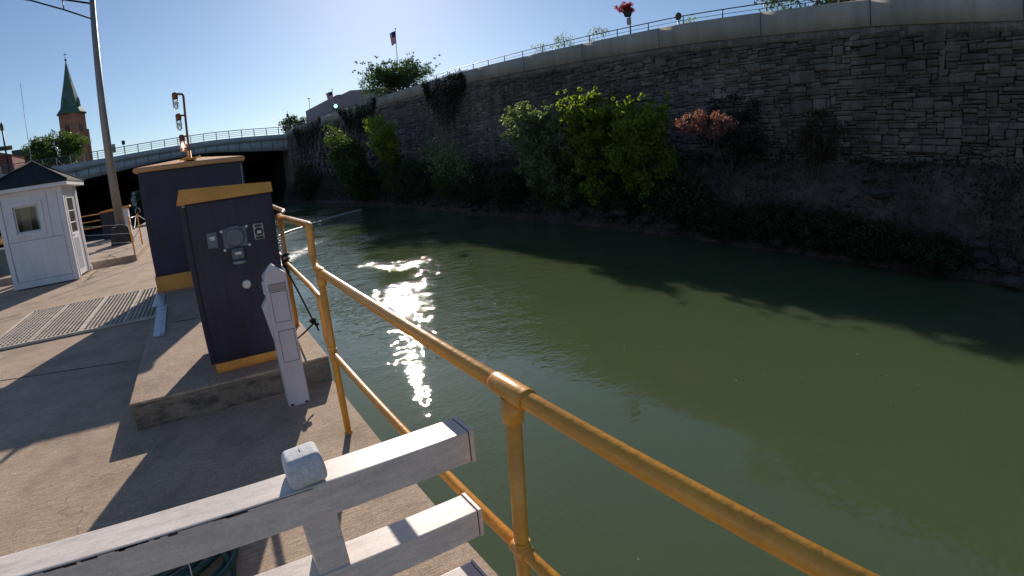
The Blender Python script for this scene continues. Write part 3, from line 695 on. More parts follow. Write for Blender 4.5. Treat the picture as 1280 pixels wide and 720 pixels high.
# three lamps on one bent mast standing on the roof
lm = thing('signal_lamp_mast', (-.071, KY+.35, 2.1), 'bent brown pipe mast with three caged jar lamps on the large cabinet roof', 'lamp mast')
LY = KY+.1
b = B(); b.tube(fillet([(-.071, LY, 2.10), (-.067, LY, 2.6), (-.062, LY, 3.075), (-.175, LY, 3.085)], .04), .0175, 10)
b.tube([(-.07, LY, 2.76), (-.17, LY, 2.765)], .014, 8); b.tube([(-.07, LY, 2.45), (-.165, LY, 2.455)], .014, 8)
b.done('mast', M['rust'], lm)
b = B(); b.lathe((-.071, LY, 2.09), [(.1, 0), (.1, .02), (.03, .03), (.026, .14)], 16); b.tube([(-.22, LY, 2.11), (-.1, LY, 2.13)], .014, 8); b.tube([(-.05, LY, 2.12), (.09, LY, 2.125)], .012, 8); b.done('mast_foot', M['yellow_flat'], lm)
for x, zt, lit in ((-.185, 3.105, 0), (-.165, 2.79, 0), (-.15, 2.475, 1)):
    b = B(); b.lathe((x, LY, zt-.095), [(.042, 0), (.044, .01), (.044, .075), (.036, .092), (.016, .1)], 16); f_ = b.done('lamp_cap', M['rust'], lm)
    b = B(); b.lathe((x, LY, zt-.235), [(.006, 0), (.026, .008), (.034, .03), (.036, .06), (.036, .1395)], 16); b.done('lamp_glass', M['clear'], f_)
    b = B()
    for k in range(6):
        a = k*math.pi/3; c, s = math.cos(a), math.sin(a)
        b.tube([(x+.041*c, LY+.041*s, zt-.095), (x+.043*c, LY+.043*s, zt-.2), (x+.03*c, LY+.03*s, zt-.24), (x, LY, zt-.252)], .0028, 5)
    for z in (zt-.14, zt-.19): b.tube([(x+.043*math.cos(k*math.pi/8), LY+.043*math.sin(k*math.pi/8), z) for k in range(17)], .0028, 5)
    b.done('wire_cage', M['lightgrey'], f_)
    b = B(); b.ball((x, LY, zt-.16), .024 if lit else .017, (1, 1, 1.5), 10); b.done('bulb', M['litlamp'] if lit else M['globe'], f_)
# zinc cover plates lying on the platform
b = B(); z = .214
q = [onz(*p, z) for p in ((196, 367), (207, 368), (205, 383), (190, 384))]; b.poly(q, (0, 0, .012))
q = [onz(*p, z) for p in ((197, 384.5), (206, 383.5), (201, 420.5), (191.5, 422))]; b.poly(q, (0, 0, .014))
q = [onz(*p, z) for p in ((206.6, 383), (209.5, 383), (206.5, 419), (202, 420))]; b.poly(q, (0, 0, .03))
tag(b.done('cover_plate', M['zinc'], loc=onz(200, 385, .214)), 'bluish zinc cable cover strips lying on the raised platform', 'cover plate')

# ------------------------------------------------------------------ white pedestal
pd = thing('utility_pedestal', (.405, 3.6, 0), 'slim white pedestal post with gabled top beside the navy cabinet', 'pedestal')
x0, x1, y0, y1 = .325, .486, 3.545, 3.66; xm = (x0+x1)/2
b = B(); b.poly([(x0, y0, 0), (x1, y0, 0), (x1, y0, .985), (xm-.004, y0, 1.06), (x0, y0, .985)], (0, y1-y0, 0))
bmesh.ops.bevel(b.bm, geom=list(b.bm.edges), offset=.005, segments=2, affect='EDGES'); b.done('body', M['plastic'], pd)
for nm, za, zb, xa, xb in (('window', .885, .925, .352, .463), ('upper_door', .655, .868, .356, .464), ('lower_door', .355, .585, .362, .468)):
    b = B()
    fr = .005
    b.box(xa, xb, y0-.003, y0-.0005, za, zb, .0012); d_ = b.done(nm, M['plastic'] if nm != 'window' else mat('pedestal_window', (.36, .33, .34), .4), pd)
    b = B()
    for (xx0, xx1, zz0, zz1) in ((xa-fr, xa-.0006, za-fr, zb+fr), (xb+.0006, xb+fr, za-fr, zb+fr), (xa-.0004, xb+.0004, zb+.0006, zb+fr), (xa-.0004, xb+.0004, za-fr, za-.0006)):
        b.box(xx0, xx1, y0-.0015, y0+.001, zz0, zz1)
    b.done('door_gap', M['greyplastic'], d_)
b = B(); b.poly([(x0-.001, y0+.01, .83), (x0-.042, y0+.01, .775), (x0-.006, y0+.01, .535), (x0-.001, y0+.01, .545)], (0, .08, 0)); b.done('side_flap', M['plastic'], pd)
b = B(); b.box(x0-.012, x0-.0008, y0+.02, y0+.07, .86, .95, .003); b.done('side_tab', M['plastic'], pd)
for x in (x0+.025, x1-.025):
    b = B(); b.box(x-.012, x+.012, y0-.003, y0-.0004, .008, .022, .003); b.done('foot_slot', M['black'], pd)
# round conduit cap and mason mark in the platform riser
b = B(); c = ony(328, 480, 3.85)
b.lathe((c.x, 3.838, c.z), [(.02, 0), (.026, .003), (.028, .012)], 20, 'y'); 
o = b.done('conduit_cap', M['oldconc'], loc=(c.x, 3.85, c.z)); tag(o, 'round plug set in the front face of the concrete platform', 'conduit plug')
# hose coil
b = B()
cx_, cy_ = -.66, 2.26
for k in range(6):
    r = .46-.045*k+random.uniform(-.02, .02); ox, oy = random.uniform(-.05, .05), random.uniform(-.04, .04); ph = random.uniform(0, 6)
    pts = [(cx_+ox+r*math.cos(a)*1.05, cy_+oy+r*.72*math.sin(a), .016+.012*k+.006*math.sin(2*a+ph)) for a in np.linspace(ph, ph+2*math.pi, 44)]
    b.tube(pts, .0145, 10, cap=False)
b.tube(bezier([(-.25, 2.0, .05), (-.3, 2.25, .06), (-.26, 2.38, .03), (-.24, 2.1, .02), (-.3, 1.8, .016), (-.5, 1.5, .016)]), .0145, 10)
b.tube(bezier([(-.98, 2.1, .03), (-.6, 2.45, .09), (-.3, 2.3, .1), (-.22, 2.0, .08), (-.5, 1.75, .07)]), .0145, 10)
tag(b.done('garden_hose', M['hose'], loc=(cx_, cy_, 0)), 'coiled dark green hose lying on the concrete under the white fence', 'hose')
b = B(); b.tube(bezier([onz(195, 671, .13), onz(215, 679, .12), onz(228, 693, .12), onz(236, 705, .1), onz(240, 720, .08)]), .0028, 6); tag(b.done('cord', M['vinyl'], loc=onz(215, 682, 0)), 'thin pale cord lying across the green hose', 'cord')

b = B()
for pa, pb in (((106, 347), (178, 316)), ((60, 374), (192, 326)), ((112, 345), (140, 330)), ((0, 476), (158, 452)), ((0, 400), (26, 392)), ((246, 398), (213, 403))):
    zz = .212 if pa[0] > 200 else .002
    A0, B0 = onz(*pa, zz), onz(*pb, zz); t_ = (B0-A0).normalized(); w_ = Vector((-t_.y, t_.x, 0))*.006
    b.poly([A0-w_, B0-w_, B0+w_, A0+w_], (0, 0, .002))
struct(b.done('pavement_joints', M['polebase']))
# ------------------------------------------------------------------ steel grating
GT = [onz(31, 398, .006), onz(196, 356, .006), onz(190, 378, .006), onz(108, 414, .006), onz(0, 441, .006)]
gr = thing('floor_grating', (-2.3, 8.9, 0), 'galvanised steel walkway grating set in the concrete before the booth', 'grating')
gx0, gx1, gy0, gy1 = -3.22, -.88, 7.55, 9.95
b = B(); b.box(gx0, gx1, gy0, gy1, .001, .004); b.done('pit_shade', M['pit_shade'], gr)  # thin dark sheet on the slab stands in for the shaded depth below
b = B(); x = gx0+.02
while x < gx1: b.box(x-.008, x+.008, gy0, gy1, .0045, .032); x += .062
y = gy0+.05
while y < gy1: b.box(gx0, gx1, y-.004, y+.004, .0045, .028); y += .11
b.done('grille', M['grate'], gr)
b = B()
for x in (gx0, -2.62, -1.93, -1.32, gx1): b.box(x-.018, x+.018, gy0-.01, gy1+.01, .005, .038)
for y in (gy0-.01, gy1+.01): b.box(gx0, gx1, y-.015, y+.015, .005, .036)
b.done('frame', M['grate'], gr)

# ------------------------------------------------------------------ booth
bo = thing('guard_booth', (-3.88, 14.2, 0), 'small white wooden booth with a dark shingled hip roof', 'booth')
X0, X1, Y0, Y1, ZT = -4.60, -3.14, 13.42, 14.92, 2.19
# walls: four sides with openings (front window, side door with glass)
b = B(); t = .06
wx0, wx1, wz0, wz1 = -4.26, -3.70, 1.26, 1.86
b.box(X0, X1, Y0, Y0+t, 0.05, wz0); b.box(X0, X1, Y0, Y0+t, wz1, ZT); b.box(X0, wx0, Y0, Y0+t, wz0, wz1); b.box(wx1, X1, Y0, Y0+t, wz0, wz1)
b.box(X0, X0+t, Y0+t, Y1-t, .05, ZT); b.box(X0, X1, Y1-t, Y1, .05, ZT)
dy0, dy1 = Y0+.34, Y1-.36
b.box(X1-t, X1, Y0+t, dy0, .05, ZT); b.box(X1-t, X1, dy1, Y1-t, .05, ZT); b.box(X1-t, X1, dy0, dy1, 2.05, ZT)
b.box(X0+t, X1-t, Y0+t, Y1-t, .05, .09)
b.done('wall', M['white'], bo)
b = B(); e = .03
for (xa, xb) in ((X0-.012, X0+.10), (X1-.10, X1+.012)): b.box(xa, xb, Y0-.018, Y0-.0005, .03, ZT-.001, .003)
b.box(X0+.1, X1-.1, Y0-.018, Y0-.0005, .03, .17, .003); b.box(X0+.1, X1-.1, Y0-.018, Y0-.0005, ZT-.08, ZT-.001, .003)
b.box(X0+.1, X1-.1, Y0-.008, Y0-.0005, 1.09, 1.11); b.box(-3.50, -3.485, Y0-.006, Y0-.0005, 1.11, 2.1)
for ya, yb in ((Y0+.0, Y0+.10), (Y0+.20, Y0+.26), (Y1-.24, Y1-.18), (Y1-.10, Y1)): b.box(X1+.0005, X1+.024, ya, yb, .03, ZT-.001, .003)
b.box(X1+.0005, X1+.05, Y1-.12, Y1+.03, .03, .14, .004)
b.done('trim', M['white'], bo)
b = B(); gy_ = Y0-.0035
for (xa, xb, za, zb) in ((X0+.103, X0+.112, .175, 2.105), (X1-.112, X1-.103, .175, 2.105), (X0+.112, X1-.112, .172, .18), (X0+.112, X1-.112, 1.078, 1.087), (-3.484, -3.477, 1.115, 2.1)): b.box(xa, xb, gy_, Y0-.0004, za, zb)
for ya in (Y0+.102, Y0+.27, Y1-.25, Y1-.108): b.box(X1+.0004, X1+.004, ya, ya+.007, .06, ZT-.02)
b.done('seam_shadow', M['greyplastic'], bo)  # grey strips draw the panel seams and the trim's offset shadow
b = B()
for (xa, xb, za, zb) in ((wx0-.09, wx0, wz0-.09, wz1+.09), (wx1, wx1+.09, wz0-.09, wz1+.09), (wx0, wx1, wz1, wz1+.09), (wx0, wx1, wz0-.09, wz0)):
    b.box(xa, xb, Y0-.035, Y0-.0185 if False else Y0+.02, za, zb, .003)
for (xa, xb, za, zb) in ((wx0, wx0+.035, wz0, wz1), (wx1-.035, wx1, wz0, wz1), (wx0+.035, wx1-.035, wz1-.035, wz1), (wx0+.035, wx1-.035, wz0, wz0+.035)):
    b.box(xa, xb, Y0+.021, Y0+.05, za, zb)
wn = b.done('window_frame', M['white'], bo)
b = B(); b.box(wx0+.035, wx1-.035, Y0+.034, Y0+.038, wz0+.035, wz1-.035); b.done('glass', M['clear'], wn)
b = B(); b.box(-4.20, -3.98, Y0+.25, Y0+.27, 1.1, 1.85); b.done('curtain', M['inside'], bo)
b = B(); b.box(-3.86, -3.80, Y0+.3, Y0+.33, 1.1, 1.9); b.done('inner_post', M['white'], bo)
b = B(); b.box(-4.5, -3.3, Y1-.1, Y1-.08, .4, 2.1); b.done('lining', M['inside'], bo)
b = B(); b.box(X1-.045, X1-.008, dy0, dy1, .06, 1.08, .004)
b.box(X1-.045, X1-.008, dy0, dy0+.09, 1.08, 2.05); b.box(X1-.045, X1-.008, dy1-.09, dy1, 1.08, 2.05); b.box(X1-.045, X1-.008, dy0+.09, dy1-.09, 1.9, 2.05)
for z in (1.32, 1.6): b.box(X1-.035, X1-.015, dy0+.09, dy1-.09, z-.012, z+.012)
for k in range(6): b.box(X1-.008, X1+.004, dy0+.12+k*.09, dy0+.15+k*.09, .2, .95)
dd = b.done('door', M['white'], bo)
b = B(); b.box(X1-.028, X1-.024, dy0+.09, dy1-.09, 1.08, 1.9); b.done('door_glass', M['glass'], dd)
b = B(); b.ball((X1+.015, dy0+.07, 1.02), .025); b.done('door_knob', M['greymetal'], dd)
b = B(); ov = .21; ex0, ex1, ey0, ey1 = X0-ov, X1+ov, Y0-ov, Y1+ov; ze = 2.30; ap = (-3.87, 14.17, 2.86)
v = [b.bm.verts.new(Vector(p)) for p in [(ex0, ey0, ze), (ex1, ey0, ze), (ex1, ey1, ze), (ex0, ey1, ze), ap, (ex0, ey0, ze-.03), (ex1, ey0, ze-.03), (ex1, ey1, ze-.03), (ex0, ey1, ze-.03)]]
for f in [(0, 1, 4), (1, 2, 4), (2, 3, 4), (3, 0, 4), (5, 8, 7, 6), (0, 5, 6, 1), (1, 6, 7, 2), (2, 7, 8, 3), (3, 8, 5, 0)]: b.bm.faces.new([v[i] for i in f])
rf = b.done('roof', M['shingle'], bo)
b = B()
for i in range(4):
    c = [(ex0, ey0, ze), (ex1, ey0, ze), (ex1, ey1, ze), (ex0, ey1, ze)][i]
    b.tube([Vector(c)+Vector((0, 0, .012)), Vector(ap)+Vector((0, 0, .012))], .03, 6)
b.done('hip_ridge', M['shingle'], rf)
b = B(); b.box(ex0+.01, ex1-.01, ey0+.01, ey1-.01, ZT+.0005, ze-.031, .004); b.done('fascia', M['white'], bo)
# bent grey handrail beside the booth
b = B(); b.tube(fillet([onz(113, 330, 0)+Vector((0, 0, 0)), ony(104.5, 296, 15.1), ony(101, 291.5, 15.3)+Vector((-.3, .6, 0)), (-3.6, 16.2, .1)], .15), .02, 8)
tag(b.done('handrail', M['greymetal'], loc=(-3.2, 15.2, 0)), 'short bent grey handrail at the step behind the white booth', 'handrail')

# ------------------------------------------------------------------ cable fence, barrier posts, fence, blue cabinet behind
cf = thing('cable_fence', (-1.97, 15.35, .17), 'thin cable fence between two slender ochre posts beside the light pole base', 'fence')
pA = Vector((-2.0, 15.36, 0)); pB = Vector((-2.10, 18.4, .17))
for p, h in ((pA, 1.17), (pB, .95)):
    b = B(); b.tube([p, p+Vector((0, 0, h)), p+Vector((0, 0, h+.012)), p+Vector((0, 0, h+.05))], [.022, .022, .034, .02], 10); b.done('post', M['yellow'], cf)
b = B(); L = Vector((-3.75, 17.1, .17))
for h in (.25, .5, .75, 1.0): b.tube([pA+Vector((0, 0, h)), L+Vector((0, 0, h-.1))], .006, 5)
b.tube([pA+Vector((0, 0, 1.15)), pB+Vector((0, 0, .93))], .014, 6); b.done('cable', M['greymetal'], cf)
b = B(); b.tube(bezier([pA+Vector((0, 0, 1.15)), pA.lerp(pB, .4)+Vector((0, 0, .75)), pB+Vector((0, 0, .93)), pB+Vector((.35, .5, .55))]), .012, 6)
b.tube(bezier([pB+Vector((0, 0, .9)), pB+Vector((.12, 0, 1.08)), pB+Vector((.02, 0, 1.2)), pB+Vector((-.05, 0, 1.02))]), .014, 6); b.tube(bezier([pB+Vector((0, 0, .5)), pB+Vector((-.2, 0, .28)), pB+Vector((-.3, 0, .22))]), .01, 6); b.done('chain', M['polegrey'], cf)
pf = thing('guard_fence', (-4.9, 24.2, .17), 'low ochre four-bar guard fence at the edge of the dark lock chamber', 'fence')
b = B()
for h in (1.08, .82, .55): b.tube([(-9.5, 24.25, .17+h), (-4.25, 24.25, .17+h)], .022, 6)
b.done('rail', M['yellow'], pf)
b = B(); b.tube([(-4.25, 24.25, .15), (-4.25, 24.25, 1.27)], .028, 8); p0 = b.done('post', M['yellow'], pf)
for x in (-1.75, -3.5, -5.2): c = p0.copy(); COL.objects.link(c); c.parent = pf; c.location = (x, 0, 0)
b = B(); b.box(-4.25, -3.45, 24.0, 24.35, .18, 1.28, .01); bb = tag(b.done('metal_cabinet', M['navy'], loc=(-3.85, 24.2, .17)), 'small navy cabinet behind the grey light pole at the lock chamber edge', 'cabinet')
b = B(); b.box(-4.27, -3.43, 23.98, 24.37, 1.281, 1.33, .008); b.done('cabinet_lid', M['yellow_flat'], bb)
wp = thing('white_control_post', (-3.2, 23.9, .17), 'white post with a broad slanted lid beside the small navy cabinet', 'control post')
b = B(); b.box(-3.35, -3.05, 23.7, 24.1, .17, 1.34, .01); b.done('body', M['white'], wp)
b = B(); b.box(-3.95, -2.95, 23.6, 24.2, 1.345, 1.42, .01, Matrix.Rotation(R(-4), 3, 'Y'), (-3.3, 23.9, 1.38)); b.done('lid', M['yellow_flat'], wp)

# ------------------------------------------------------------------ light pole
lp = thing('light_pole', (-2.9, 20, .17), 'tall grey light pole on a dark square base rising beside the booth', 'light pole')
b = B(); v0 = bmesh.ops.create_cube(b.bm, size=1)
for v in b.bm.verts:
    tp = v.co.z > 0; v.co = Vector((-2.93+v.co.x*(.58 if tp else .74), 20+v.co.y*(.58 if tp else .74), .78 if tp else .172))
bmesh.ops.bevel(b.bm, geom=list(b.bm.edges), offset=.03, segments=2, affect='EDGES'); b.done('base', M['polebase'], lp)
b = B(); b.tube([(-2.9, 20, .78), (-2.92, 20, 5), (-2.94, 20, 9.6)], [.165, .125, .085], 16); b.done('pole', M['polegrey'], lp)
b = B(); b.tube([(-2.95, 20, 8.46), (-3.9, 20, 8.66), (-6.2, 20, 8.98)], .035, 8); b.tube([(-2.95, 20, 7.92), (-3.86, 20, 8.30), (-4.9, 20, 8.68), (-6.2, 20, 8.95)], .028, 8); b.tube([(-3.89, 20, 8.65), (-3.86, 20, 8.31)], .02, 8)
b.done('arm', M['black'], lp)
b = B(); b.ball((-6.5, 20, 8.96), .3, (1.2, .55, .3)); b.done('lamp_head', M['polegrey'], lp)

# lock gear at the left edge
lg = thing('lock_gear', (-6.6, 17.0, 0), 'ochre pipes and green grey steel housing of lock gear behind the booth', 'machinery')
b = B(); b.box(-7.6, -5.35, 16.2, 17.6, .0, .85, .03); b.box(-5.35, -5.1, 16.4, 17.3, 0, .5, .02); b.done('housing', M['steelgreen'], lg)
b = B(); b.tube([(-8.5, 16.6, 1.02), (-5.0, 16.6, 1.08)], .09, 10); b.tube([(-8.5, 16.9, 1.5), (-4.95, 16.9, 1.45)], .03, 8)
for x in (-7.2, -6.3, -5.6): b.tube([(x, 16.9, .85), (x, 16.9, 1.48)], .035, 8)
b.done('pipe', M['yellow'], lg)
b = B(); b.box(-6.6, -5.5, 17.3, 17.5, 1.3, 2.15, .02); b.done('panel', M['black'], lg)

# ------------------------------------------------------------------ boom on the water
pts = [onz(*p, ZW+.05) for p in ((335, 299), (345, 296.3), (352, 293.5), (366, 288), (380, 284), (392, 279), (404, 276), (420, 270.5), (436, 266), (452, 262))]
b = B(); b.tube(bezier(pts, 5), .10, 8); tag(b.done('floating_boom', M['vinyl'], loc=pts[3]), 'pale floating boom line stretched across the canal water', 'boom')

# ------------------------------------------------------------------ vegetation on the bank
def bank(y, x=21.4): return Vector((x+xo(y), y, -1.3 if x < 21.5 else .4))
BS = 'shrubs and small trees on the far bank'
def bush(px, pyt, x, ry, mtl, label, name='shrub', cat='shrub', rx=1.1, base_z=None, topoff=0, root=None, **kw):
    t = onx(px, pyt, x); bz = base_z if base_z is not None else (-1.6 if x < 21.6 else .2)
    bx_ = root if root is not None else x
    return plant(name, label, cat, (bx_, t.y, bz), t.z+topoff, rx, ry, mtl, group=BS, lean=(x-bx_, 0), **kw)
bush(655, 128, 17.9, 2.7, M['leafA'], 'tall silvery green bush against the stone wall left of the brightest one', n_clump=140, per=70, leaf=.17, clump_r=.5, low=.05, stems=6, rx=1.6, root=20.9, shoots=46, gap=.6)
bush(728, 114, 18.9, 2.3, M['leafB'], 'bright yellow green sunlit bush reaching highest up the stone wall', n_clump=95, per=60, leaf=.20, clump_r=.45, low=.05, stems=6, rx=1.5, gap=.9, root=20.8, shoots=44)
bush(792, 124, 19.1, 1.8, M['leafB'], 'yellow green bush crowded against the right side of the brightest one', n_clump=90, per=60, leaf=.19, clump_r=.48, low=.05, stems=5, rx=1.4, gap=.8, root=20.8, shoots=30)
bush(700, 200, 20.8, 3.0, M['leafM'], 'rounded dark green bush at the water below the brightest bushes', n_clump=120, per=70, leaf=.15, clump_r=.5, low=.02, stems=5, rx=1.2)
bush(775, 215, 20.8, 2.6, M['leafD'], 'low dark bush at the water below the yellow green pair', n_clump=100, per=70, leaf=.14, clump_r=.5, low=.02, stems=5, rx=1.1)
bush(878, 140, 17.6, 1.15, M['leafR'], 'small red leaved shrub catching the sun against the wall', n_clump=34, per=55, leaf=.12, clump_r=.26, low=.80, stems=4, rx=.6, stem_r=.03, root=20.9)
bush(912, 118, 22.2, 2.0, M['leafIvy'], 'dark leafy shrub spreading up the stones right of the red one', n_clump=90, per=70, leaf=.13, clump_r=.4, low=.12, stems=4, rx=.7)
bush(1022, 135, 22.2, 1.1, M['leafBr'], 'small dusky shrub alone against the stone wall at right', n_clump=60, per=60, leaf=.10, clump_r=.32, low=.25, stems=3, rx=.6)
bush(420, 165, 16.8, 4.2, M['leafM'], 'green bush by the abutment with its top lit', n_clump=150, per=60, leaf=.30, clump_r=1.0, low=.04, stems=4, rx=2.0, base_z=-2, root=19.5)
bush(470, 145, 18.2, 2.8, M['leafB'], 'slender yellow green sapling lit halfway along the wall', n_clump=85, per=38, leaf=.26, clump_r=.7, low=.45, stems=4, rx=1.4, base_z=-2, gap=.7, root=20.3, shoots=10)
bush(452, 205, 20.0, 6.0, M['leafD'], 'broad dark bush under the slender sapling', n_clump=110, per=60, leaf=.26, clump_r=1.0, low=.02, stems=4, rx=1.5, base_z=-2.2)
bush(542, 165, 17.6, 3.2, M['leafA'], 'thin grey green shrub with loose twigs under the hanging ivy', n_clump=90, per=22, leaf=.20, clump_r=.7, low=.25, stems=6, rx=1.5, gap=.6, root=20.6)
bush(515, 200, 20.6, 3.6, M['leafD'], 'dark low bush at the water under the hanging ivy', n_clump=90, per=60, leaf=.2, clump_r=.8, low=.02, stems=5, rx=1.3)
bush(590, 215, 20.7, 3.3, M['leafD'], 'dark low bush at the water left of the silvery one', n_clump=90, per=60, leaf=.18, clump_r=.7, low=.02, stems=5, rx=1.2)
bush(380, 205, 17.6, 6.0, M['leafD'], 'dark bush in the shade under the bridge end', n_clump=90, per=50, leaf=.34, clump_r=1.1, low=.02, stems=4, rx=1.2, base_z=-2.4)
ovs = [(900, 255, 2.2, 'dark shrub leaning over the water, leftmost of the waterside row'), (965, 252, 1.9, 'dark shrub over the water, second of the waterside row'),
       (1035, 262, 1.8, 'dark shrub over the water, third of the waterside row'), (1100, 280, 1.5, 'dark shrub over the water, fourth of the waterside row'),
       (1170, 296, 1.2, 'dark shrub over the water, rightmost of the waterside row')]
for px_, py_, x_, ry_, mk, lb in ((630, 215, 20.3, 2.2, 'leafD', 'dark bush at the foot of the tall silvery bush'), (850, 225, 20.6, 1.8, 'leafD', 'low dark bush between the yellow green pair and the waterside row'),
        (560, 195, 20.9, 2.6, 'leafM', 'mid green bush against the stones left of the tall silvery bush'), (490, 190, 20.2, 3.0, 'leafM', 'mid green bush at the foot of the slender sapling')):
    bush(px_, py_, x_, ry_, M[mk], lb, n_clump=100, per=60, leaf=.17, clump_r=.6, low=.02, stems=5, rx=1.1, shoots=10)
for px_, py_, ry_, lb in ovs:
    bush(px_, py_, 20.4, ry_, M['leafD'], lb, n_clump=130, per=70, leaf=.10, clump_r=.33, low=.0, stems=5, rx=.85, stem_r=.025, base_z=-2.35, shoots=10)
# ivy hanging down over the parapet
def ivy(label, y0, y1, drop, n):
    y = (y0+y1)/2; root = thing('ivy', (WX-.2+xo(y), y, topz(y)-.5), label, 'ivy', 'ivy hanging from the parapet')
    C = []
    for k in range(n//60):
        yy = rng.uniform(y0, y1); L = drop*(1-abs((yy-y)/(y1-y0)*2)**2)*rng.uniform(.5, 1.1)+.5; zt = topz(yy)+rng.uniform(-.5, .35)
        t = rng.uniform(0, 1, 60)**.8
        C.append(np.stack([WX-.18+xo(yy)-rng.uniform(0, .28, 60), yy+np.cumsum(rng.normal(size=60)*.03)+rng.normal(size=60)*.12, zt-L*t], 1))
    V, F = leaf_quads(np.concatenate(C), .17); rawmesh('foliage', V, F, M['leafIvy'], root)
    b = B(); b.tube([(WX-.16+xo(q_), q_, topz(q_)+.05) for q_ in np.linspace(y0, y1, 8)], .02, 5)
    for k in range(14):
        yy = rng.uniform(y0, y1); zt = topz(yy)+.05; L = drop*rng.uniform(.4, .9)
        b.tube([(WX-.16+xo(yy), yy+rng.normal()*.08*j, zt-L*j/4) for j in range(5)], .012, 4)
    b.done('stem', M['bark'], root)
ivy('thick dark ivy curtain hanging halfway along the parapet', 39.5, 48.5, 4.6, 5200)
ivy('dark ivy hanging from the parapet near the locust tree', 63, 76, 4.5, 4800)
ivy('dark ivy hanging at the bridge end of the parapet', 84, 100, 5, 3600)
# undergrowth over the bank
n = 52000; yy = rng.uniform(-16, 100, n)**1; t = rng.uniform(0, 1, n)
xx = np.interp(t, [0, .25, .6, 1], [22.9, 22.0, 21.3, 20.6]); zz = np.interp(t, [0, .25, .6, 1], [1.3, .45, -.9, -2.45])
keep = (yy > 18)*(rng.uniform(size=n) < .9) | ((np.sin(yy*1.3)+np.sin(yy*.43+t*5)+rng.normal(size=n)*.9) > -.3)
C = np.stack([xx+rng.normal(size=n)*.12+np.array([xo(a) for a in yy]), yy, zz+np.abs(rng.normal(size=n))*(.2+.35*(yy > 18))], 1)[keep]
V, F = leaf_quads(C, .15, (.5, .5, 1.6)); o = rawmesh('undergrowth', V, F, M['leafUnder']); o['kind'] = 'stuff'; o['label'] = 'brown weeds and scrub covering the far bank'
n = 9000; yy = rng.uniform(2, 60, n); C = np.stack([22.9+rng.normal(size=n)*.1, yy, 1.2+np.abs(rng.normal(size=n))*.35*(1+np.sin(yy*.8))], 1)
V, F = leaf_quads(C, .11, (.6, .6, 1.4)); o = rawmesh('weeds', V, F, M['leafIvy']); o['kind'] = 'stuff'; o['label'] = 'dark weeds along the foot of the stone wall'
# rocks along the waterline
rk = B()
for k in range(170):
    y = rng.uniform(-14, 70); x = 20.75+rng.normal()*.25+xo(y); z = -2.25+abs(rng.normal())*.4+(x-20.6)*.7; r_ = rng.uniform(.08, .30)
    mm = Matrix.Translation((x, y, z))@Matrix.Rotation(rng.uniform(0, 6), 4, 'Z')@Matrix.Diagonal((r_, r_*rng.uniform(.8, 1.5), r_*rng.uniform(.4, .8), 1))
    q = bmesh.ops.create_icosphere(rk.bm, subdivisions=2, radius=1, matrix=mm)
    for v in q['verts']: v.co += Vector(rng.normal(size=3))*r_*.1
for (px_, py_, x_, n_, sp_) in ((848, 258, 20.7, 16, .9), (1195, 318, 20.9, 14, .9), (1250, 335, 20.9, 8, .9), (1060, 245, 21.9, 10, .8), (770, 268, 20.6, 8, .8), (1150, 250, 22.1, 10, .7)):
    c = onx(px_, py_, x_)
    for k in range(n_):
        r_ = rng.uniform(.15, .42); mm = Matrix.Translation((x_+rng.normal()*.15, c.y+rng.normal()*sp_, c.z+rng.normal()*.28))@Matrix.Rotation(rng.uniform(0, 6), 4, 'Z')@Matrix.Diagonal((r_*.8, r_*rng.uniform(1, 1.8), r_*rng.uniform(.35, .6), 1))
        q = bmesh.ops.create_icosphere(rk.bm, subdivisions=2, radius=1, matrix=mm)
        for v in q['verts']: v.co += Vector(rng.normal(size=3))*r_*.09
o = rk.done('rubble', M['rock']); o['kind'] = 'stuff'; o['label'] = 'broken rocks along the foot of the far bank'

n = 420; X_ = 1.2+rng.uniform(0, 1, n)*17; Y_ = rng.uniform(.2, 34, n); k_ = np.sin(X_*.7+Y_*.35)+rng.normal(size=n)*.5 > .35
C = np.stack([X_, Y_, np.full(n, ZW+.006)], 1)[k_]; V, F = leaf_quads(C, .055, (1, 1, .03)); V[:, 2] = ZW+.006+rng.uniform(0, .006, len(V))
o = rawmesh('floating_leaves', V, F, M['leafFloat']); o['kind'] = 'stuff'; o['label'] = 'small dead leaves and flecks drifting on the canal'
# ------------------------------------------------------------------ behind the parapet
def street_z(y): return topz(y)-1.05
# locust tree
c = far(497, 100, 68); plant('locust_tree', 'wide feathery locust tree behind the parapet by the tall flagpole', 'tree', (c.x, c.y, street_z(c.y)), far(490, 80, 68).z, 5.4, 6.2, M['leafLoc'], n_clump=110, per=45, leaf=.24, clump_r=.85, low=.2, stems=4, stem_r=.16, gap=.6, shoots=46)
